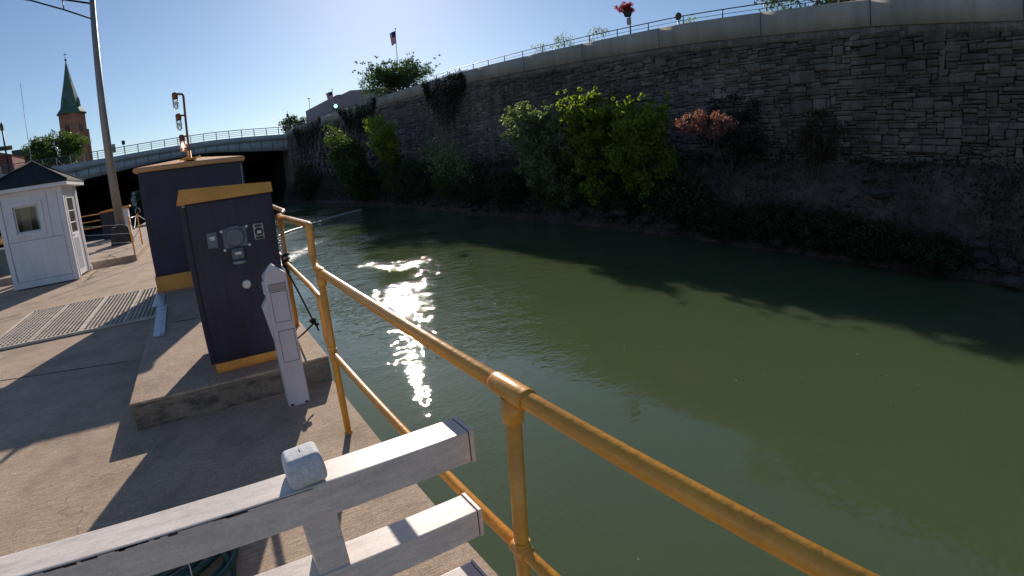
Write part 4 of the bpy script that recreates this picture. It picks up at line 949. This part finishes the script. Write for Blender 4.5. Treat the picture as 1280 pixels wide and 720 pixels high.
# flagpoles
def flagpole(px, ptop, pbot, D, fw, fh, label, fpx):
    t = far(px, ptop, D); bt = far(px+ (pbot-ptop)*.07, pbot, D); bz = street_z(min(t.y, 150))
    root = thing('flagpole', (t.x, t.y, bz), label, 'flagpole')
    b = B(); b.tube([(t.x, t.y, bz), (t.x, t.y, t.z)], [.11, .05], 8); b.done('pole', M['polegrey'], root)
    b = B(); b.ball((t.x, t.y, t.z+.06), .12); b.done('finial', M['yellow_flat'], root)
    # limp flag, canton at the top by the pole
    rt = Vector((t.y, -t.x, 0)).normalized()*-1; NX, NZ = 14, 26; V = []; F = []
    for i in range(NX):
        for j in range(NZ):
            u = i/(NX-1); w = j/(NZ-1)
            p = Vector((t.x, t.y, t.z-.35-fh*w-u*fh*.18))+rt*(fw*u*(1-.25*w)+.05)+Vector((t.x, t.y, 0)).normalized()*(.14*math.sin(u*9+w*2)*fw)
            V.append(p)
    b = B(); vs = [b.bm.verts.new(p) for p in V]
    for i in range(NX-1):
        for j in range(NZ-1):
            f = b.bm.faces.new((vs[i*NZ+j], vs[i*NZ+j+1], vs[(i+1)*NZ+j+1], vs[(i+1)*NZ+j])); f.smooth = True
            u = (i+.5)/(NX-1); w = (j+.5)/(NZ-1)
            f.material_index = 2 if (w < .45 and u < .62) else (0 if int(u*13) % 2 == 0 else 1)
    b.done('flag', [M['flagred'], M['flagwhite'], M['flagblue']], root)
flagpole(494, 36, 90, 92, 1.0, 2.3, 'tall flagpole with a limp striped flag above the locust tree', 0)
flagpole(415.2, 112, 135, 108, 1.3, 1.6, 'short flagpole with a red and white flag before the brown building', 0)
def globe_lamp(px, ptop, D, label, h=None, col='globe', grp='globe street lamps', z0=None):
    t = far(px, ptop, D); bz = z0 if z0 is not None else street_z(min(max(t.y, -20), 190))
    root = thing('street_lamp', (t.x, t.y, bz), label, 'street lamp', grp)
    b = B(); b.tube([(t.x, t.y, bz), (t.x, t.y, t.z-.75)], [.07, .05], 8); b.lathe((t.x, t.y, t.z-.8), [(.06, 0), (.14, .05), (.16, .16)], 10); b.lathe((t.x, t.y, bz), [(.2, 0), (.18, .4), (.08, .6)], 10); b.done('post', M['black'], root)
    b = B(); b.lathe((t.x, t.y, t.z-.63), [(.15, 0), (.24, .12), (.25, .25), (.17, .42), (.06, .56), (.02, .63)], 14); b.done('globe', M['globe'], root)
globe_lamp(514.5, 70, 58, 'black street lamp with a pale acorn globe before the locust tree')
globe_lamp(376.7, 147, 112, 'pale globe street lamp before the round tree at the bridge end')
# traffic signal with green light
t = far(419.5, 129.5, 98); tz = street_z(t.y); ts = thing('traffic_signal', (t.x, t.y, tz), 'black traffic signal showing green above the parapet before the brown building', 'traffic light')
b = B(); b.tube([(t.x, t.y, tz), (t.x, t.y, t.z-.9)], .07, 8); b.done('pole', M['black'], ts)
b = B(); b.box(t.x-.62, t.x+.42, t.y-.15, t.y+.25, t.z-1.05, t.z+.05, .04); b.done('head', M['black'], ts)
b = B(); b.lathe((t.x-.08, t.y-.22, t.z-.5), [(.26, 0), (.33, .02), (.33, .06)], 18, 'y'); b.done('green_lens', M['greenlit'], ts)
t = far(359.4, 139, 112); tz = 10.8; s2 = thing('street_lamp', (t.x, t.y, tz), 'thin post with a dark lantern above the bridge end', 'street lamp')
b = B(); b.tube([(t.x, t.y, tz), (t.x, t.y, t.z)], .05, 6); b.done('post', M['greymetal'], s2)
b = B(); q = far(359.4, 144.5, 112); b.lathe((q.x, q.y, q.z-.35), [(.1, 0), (.26, .1), (.26, .6), (.12, .75)], 10); b.done('lantern', M['black'], s2)
t = far(386, 123, 125); s3 = thing('street_lamp', (t.x, t.y, 10.3), 'slim tall lamp post standing left of the brown building', 'street lamp')
b = B(); b.tube([(t.x, t.y, 10.3), (t.x, t.y, t.z)], .06, 6); b.done('post', M['greymetal'], s3)
b = B(); b.ball((t.x, t.y, t.z), .28, (1, 1, .5), 10); b.done('lamp_head', M['greymetal'], s3)
# brown building
hb = 17.0
def at_elev(px, py): 
    d = ray(px, py); D = hb/(d[2]/math.hypot(d[0], d[1])); return far(px, py, D)
A_ = at_elev(382, 139); C_ = at_elev(421, 118.5); Dd = C_+ (Vector((C_.y, -C_.x, 0)).normalized()*13)
E_ = Dd+(A_-C_); zt = H+hb
ob = thing('office_building', (C_.x, C_.y, 10), 'brown grey flat roofed building with a band of windows beyond the parapet', 'building')
b = B(); b.poly([(p.x, p.y, 9) for p in (A_, C_, Dd, E_)], (0, 0, zt-9)); b.done('wall', M['officewall'], ob)
b = B(); q1 = C_.lerp(Dd, .25); q2 = C_.lerp(Dd, .95); dv = (A_-C_)*.4; b.poly([(p.x, p.y, zt) for p in (q1+dv*.1, q2+dv*.1, q2+dv, q1+dv)], (0, 0, .9)); b.done('roof_box', M['officewall'], ob)
nrm = (C_-A_).cross(Vector((0, 0, 1))).normalized(); 
if nrm.dot(-A_) < 0: nrm = -nrm
for k in range(5):
    ta, tb = .22+k*.09, .22+k*.09+.07
    for z0_, z1_ in ((zt-6.2, zt-5.0), (zt-4.9, zt-3.8)):
        b = B(); pa = A_.lerp(C_, ta)+nrm*.05; pb = A_.lerp(C_, tb)+nrm*.05
        b.poly([(pa.x, pa.y, z0_), (pb.x, pb.y, z0_), (pb.x, pb.y, z1_), (pa.x, pa.y, z1_)], tuple(nrm*.06)); b.done('window', M['winlight'], ob)
c = far(369, 160, 120); plant('round_tree', 'rounded green tree at the bridge end before the brown building', 'tree', (c.x, c.y, 10.2), far(369, 145.5, 120).z, 3.4, 3.4, M['leafM'], n_clump=90, per=50, leaf=.4, clump_r=.9, low=.1, stems=3, stem_r=.14)
# planter with hanging flowers
t = onx(787, 20, 23.45); bx_ = t.x; by_ = t.y; bz = street_z(by_)
fp = thing('flower_post', (bx_, by_, bz), 'dark post with a basket of pink red flowers and a small sign above the parapet', 'flower basket')
b = B(); b.tube([(bx_, by_, bz), (bx_, by_, onx(787, 6, 23.45).z)], .045, 8); b.done('post', M['black'], fp)
b = B(); zb = onx(786, 20, 23.3).z
b.lathe((bx_-.08, by_+.08, zb), [(.14, 0), (.2, .03), (.27, .25), (.30, .52)], 16); b.done('basket', M['polebase'], fp)
b = B(); z = onx(787, 31, 23.4).z; b.box(bx_-.09, bx_-.07, by_-.17, by_+.17, z, z+.44, .004); b.done('sign', M['beige'], fp)
b = B(); cl = [((bx_-.08+rng.normal()*.22, by_+.08+rng.normal()*.24, zb+.62+rng.normal()*.13), .16) for _ in range(26)]+[((bx_-.08+.36*math.cos(a), by_+.08+.36*math.sin(a), zb+.38), .12) for a in np.linspace(0, 6.2, 10)]
b.bm.free(); crown('flowers', cl, 60, .075, M['flower'], fp)
t = onx(848, 22, 23.5); rs = thing('round_sign', (t.x, t.y, street_z(t.y)), 'small dark round sign on a thick short post at the parapet railing', 'sign')
b = B(); b.tube([(t.x, t.y, street_z(t.y)), (t.x, t.y, t.z-.05)], .05, 8); b.done('post', M['black'], rs)
b = B(); b.lathe((t.x-.05, t.y-.02, t.z+.06), [(.2, 0), (.22, .01), (.22, .03), (.2, .04)], 20, 'x'); b.done('disc', M['polebase'], rs)
BP = 'small plants behind the parapet railing'
for px_, pyt, w, mt_, lb in ((705, 40, 1.0, M['leafA'], 'sparse grey leaved shrub behind the railing, middle of three left of the flower basket'), (748, 32, .8, M['leafA'], 'sparse grey leaved shrub behind the railing nearest the flower basket'),
                      (678, 53, .9, M['leafA'], 'sparse low shrub behind the railing farthest from the flower basket'), (862, 21, .5, M['leafB'], 'small yellowish plant behind the railing right of the round sign')):
    t = onx(px_, pyt, 24.6)
    plant('shrub', lb, 'shrub', (24.6, t.y, street_z(t.y)), t.z, .6, w*1.1, mt_, n_clump=int(34*w), per=11, leaf=.13, clump_r=.34, low=.35, stems=5, stem_r=.02, group=BP)
c = onx(1030, -6, 28); plant('street_tree', 'leafy tree overhanging the street above the right end of the parapet', 'tree', (28, c.y, street_z(c.y)), 15, 2.6, 3.4, M['leafM'], n_clump=130, per=60, leaf=.16, clump_r=.6, low=.12, stems=3, stem_r=.1, gap=.3)
sb = thing('stone_building', (42, 6, street_z(6)), 'pale stone building behind the leafy street tree at top right', 'building')
b = B(); b.box(40, 56, -14, 15.5, 5, 21, .05); b.done('wall', M['beige'], sb)
b = B(); b.box(39.7, 56.3, -14.3, 15.8, 21, 21.6, .05); b.done('cornice', M['beige'], sb)
for k in range(5):
    for z in (9.5, 13.5, 17.2):
        b = B(); y = -11+k*5.2; b.box(39.96, 40.04, y, y+1.5, z, z+2.2); b.done('window', M['glass'], sb)

# ------------------------------------------------------------------ beyond the bridge at left
CD = 220
def cp_(px, py): return far(px, py, CD)
ch = thing('church_tower', cp_(90, 190), 'tan brick church tower with a slim green copper spire', 'church tower')
c = cp_(89.5, 142); W = 3.3; cz = c.z; rotz = Matrix.Rotation(R(-28), 3, 'Z'); pv = (c.x, c.y, 0)
b = B(); b.box(c.x-W, c.x+W, c.y-W, c.y+W, 5, cz, .05, rotz, pv); b.done('tower', M['brick'], ch)
b = B()
for sx, sy in ((1, 1), (1, -1), (-1, 1), (-1, -1)):
    b.box(c.x+sx*W-.5, c.x+sx*W+.5, c.y+sy*W-.5, c.y+sy*W+.5, 5, cz-6, .05, rotz, pv)
b.box(c.x+W*.55, c.x+W+1.2, c.y-W-.8, c.y-W+.6, 5, cz-9, .1, rotz, pv); b.done('buttress', M['brick'], ch)
for sx in (-.55, .55):
    for side in (0, 1):
        b = B()
        pts = [(-.38, 0), (.38, 0), (.38, 2.2), (0, 3.1), (-.38, 2.2)]
        if side == 0: P = [Vector((c.x+sx+u, c.y-W-.06, cz-7+w)) for u, w in pts]; ex = Vector((0, .1, 0))
        else: P = [Vector((c.x+W+.06, c.y+sx+u, cz-7+w)) for u, w in pts]; ex = Vector((-.1, 0, 0))
        P = [Vector(pv)+rotz@(p-Vector(pv)) for p in P]; b.poly(P, rotz@ex); b.done('belfry_opening', M['black'], ch)
b = B(); tip = cp_(83.3, 76); hh = tip.z-cz
prof = [(W*1.62, -.3), (W*1.62, .1), (W*1.12, 2.2), (W*.95, 5.2), (W*.5, hh*.58), (.08, hh)]
b.lathe((c.x, c.y, cz), prof, 8, smooth=False); sp = b.done('spire', M['copper'], ch)
b = B(); b.ball((c.x, c.y, cz+hh+.3), .45); b.tube([(c.x, c.y, cz+hh), (c.x, c.y, cz+hh+3.1)], .09, 6); b.box(c.x-.6, c.x+.6, c.y-.08, c.y+.08, cz+hh+2.1, cz+hh+2.3); b.done('cross', M['black'], sp)
for a in range(4):
    b = B(); an = R(a*90-28-90+45*0); r_ = W*.98; q = Vector((c.x+r_*math.cos(an), c.y+r_*math.sin(an), cz+2.2)); b.poly([q+Vector((-.6*math.sin(an), .6*math.cos(an), 0)), q+Vector((.6*math.sin(an), -.6*math.cos(an), 0)), q+Vector((.6*math.sin(an), -.6*math.cos(an), 2)), q+Vector((0, 0, 3.2)), q+Vector((-.6*math.sin(an), .6*math.cos(an), 2))], (math.cos(an)*.6, math.sin(an)*.6, 0)); b.done('dormer', M['copper'], sp)
c = far(73, 185, 128); plant('street_tree', 'full green tree before the church tower beyond the bridge', 'tree', (c.x, c.y, 9.4), far(73, 163.5, 128).z, 6.6, 5, M['leafM'], n_clump=190, per=60, leaf=.42, clump_r=1.15, low=.12, stems=4, stem_r=.2)
globe_lamp(70.5, 183.5, 108, 'small white globe lamp in front of the tree by the church', z0=9.8)
t = far(25.5, 104, 98); b = B(); b.tube([(t.x, t.y, -3.3), (t.x, t.y, t.z)], [.09, .04], 6); tag(b.done('antenna_mast', M['greymetal'], loc=(t.x, t.y, -3.3)), 'very thin tall mast rising behind the booth roof', 'mast')
t = far(1.5, 153, 116); sg = thing('street_sign_post', (t.x, t.y, 9.4), 'black post with green and brown street signs at the left edge above the bridge', 'sign post')
b = B(); b.tube([(t.x, t.y, 9.3), (t.x, t.y, t.z)], .17, 8); b.box(t.x-.3, t.x+.25, t.y-.2, t.y+.2, t.z-1.5, t.z-.3, .03); b.done('post', M['black'], sg)
q = far(10, 185, 115.5); b = B(); b.box(q.x-.75, q.x+.75, q.y-.05, q.y+.05, q.z-.4, q.z+.4, .02); b.done('brown_sign', M['rust'], sg)
q = far(1, 186, 115.5); b = B(); b.box(q.x-.75, q.x+.75, q.y-.05, q.y+.05, q.z-.4, q.z+.4, .02); b.done('green_sign', M['teal'], sg)
q = far(4, 192, 150); b = B(); b.box(q.x-12, q.x+1.8, q.y, q.y+10, 8, q.z-.5, .05); rb_ = b.done('wall', M['redbrick'], None); 
root = thing('brick_house', (q.x-4, q.y, 8), 'red brick house at the left edge beyond the bridge', 'house'); 
for v in rb_.data.vertices: v.co -= root.location
rb_.parent = root
b = B(); b.poly([(q.x-12.4, q.y-.4, q.z-.5), (q.x+2.2, q.y-.4, q.z-.5), (q.x-5, q.y-.4, q.z+1.6)], (0, 11, 0)); b.done('roof', M['rust'], root)
q = far(15, 193, 170); q2 = far(46, 184, 170)
b = B(); b.box(q.x, q2.x+3, q.y, q.y+14, 8, q.z+1.0, .05); b.box(q2.x-1.5, q2.x+3, q.y-.2, q.y+12, 8, q.z+1.6, .05); tag(b.done('warehouse', M['teal'], loc=(q.x, q.y, 8)), 'long dark teal building between the brick house and the tree', 'building')
# small things on the bridge
q = far(141, 184, 107); b = B(); b.box(q.x-.85, q.x+.45, q.y, q.y+.2, q.z-1.0, q.z+.55, .03); b.tube([(q.x-.3, q.y+.1, 9.9), (q.x-.3, q.y+.1, q.z)], .05, 6); tag(b.done('traffic_sign', M['beige'], loc=(q.x, q.y, 9.9)), 'pale blank back of a sign on the bridge beside the light pole', 'sign')
q = far(154, 178, 107); b = B(); b.box(q.x-.3, q.x+.3, q.y, q.y+.3, q.z-.4, q.z+.35, .04); b.tube([(q.x, q.y+.15, 10.0), (q.x, q.y+.15, q.z)], .06, 6); tag(b.done('traffic_signal', M['black'], loc=(q.x, q.y, 10)), 'small black signal head on a short post on the bridge', 'signal')
# dark ledge, pale rock and shrub just before the bridge
b = B(); b.box(-14, -6.0, 93, 96, -3.2, .55, .05); tag(b.done('ledge_wall', M['bridgeshade'], loc=(-10, 93, 0)), 'low dark wall carrying a sunlit shrub below the bridge', 'wall')
t = far(172, 242, 94); plant('shrub', 'small sunlit shrub on the dark low wall below the bridge', 'shrub', (t.x+.5, 94, .55), 3.1, 1.0, .7, M['leafA'], n_clump=26, per=40, leaf=.26, clump_r=.4, low=.05, stems=3, stem_r=.04)
b = B()
for (dx, dz, r_) in ((0, .35, .5), (-.1, 1.0, .4), (.05, 1.6, .3), (.1, 2.1, .32), (-.35, 1.3, .22)):
    q = bmesh.ops.create_icosphere(b.bm, subdivisions=2, radius=r_, matrix=Matrix.Translation((t.x-.7+dx, 93.6, .5+dz)))
    for v in q['verts']: v.co += Vector(rng.normal(size=3))*.05
tag(b.done('boulder', M['beige'], loc=(t.x-.7, 93.6, .55)), 'upright pale rock beside the sunlit shrub below the bridge', 'boulder')

if HAZE:
    b = B(); b.box(-1600, 1600, -700, 1600, -8.3, 90); hz = b.done('haze', M['haze']); struct(hz, 'stuff')
# ------------------------------------------------------------------ light
w = bpy.data.worlds.new('World'); scene.world = w; w.use_nodes = True; n = w.node_tree.nodes; l = w.node_tree.links
sky = n.new('ShaderNodeTexSky'); sky.sky_type = 'NISHITA'; sky.sun_disc = False; sky.sun_elevation = R(SUN_EL); sky.sun_rotation = R(SUN_AZ)
sky.air_density = 1.0; sky.dust_density = .25; sky.ozone_density = 2.6; sky.altitude = 100
tn = n.new('ShaderNodeVectorMath'); tn.operation = 'MULTIPLY'; tn.inputs[1].default_value = (.96, 1.0, 1.07); l.new(sky.outputs[0], tn.inputs[0]); l.new(tn.outputs[0], n['Background'].inputs[0]); n['Background'].inputs[1].default_value = .084
sd = bpy.data.lights.new('sun', 'SUN'); sd.energy = 5.0; sd.angle = R(.55); sd.color = (1, .90, .78)
so = bpy.data.objects.new('sun', sd); COL.objects.link(so)
d = Vector((math.sin(R(SUN_AZ))*math.cos(R(SUN_EL)), math.cos(R(SUN_AZ))*math.cos(R(SUN_EL)), math.sin(R(SUN_EL))))
so.rotation_euler = d.to_track_quat('Z', 'Y').to_euler(); so.location = d*50
vs = scene.view_settings; vs.view_transform = 'Standard'; vs.look = 'None'; vs.exposure = 0.12; vs.gamma = 1; vs.use_curve_mapping = False
scene.render.engine = 'CYCLES'; scene.cycles.use_denoising = True
scene.cycles.max_bounces = 6; scene.cycles.sample_clamp_indirect = 6
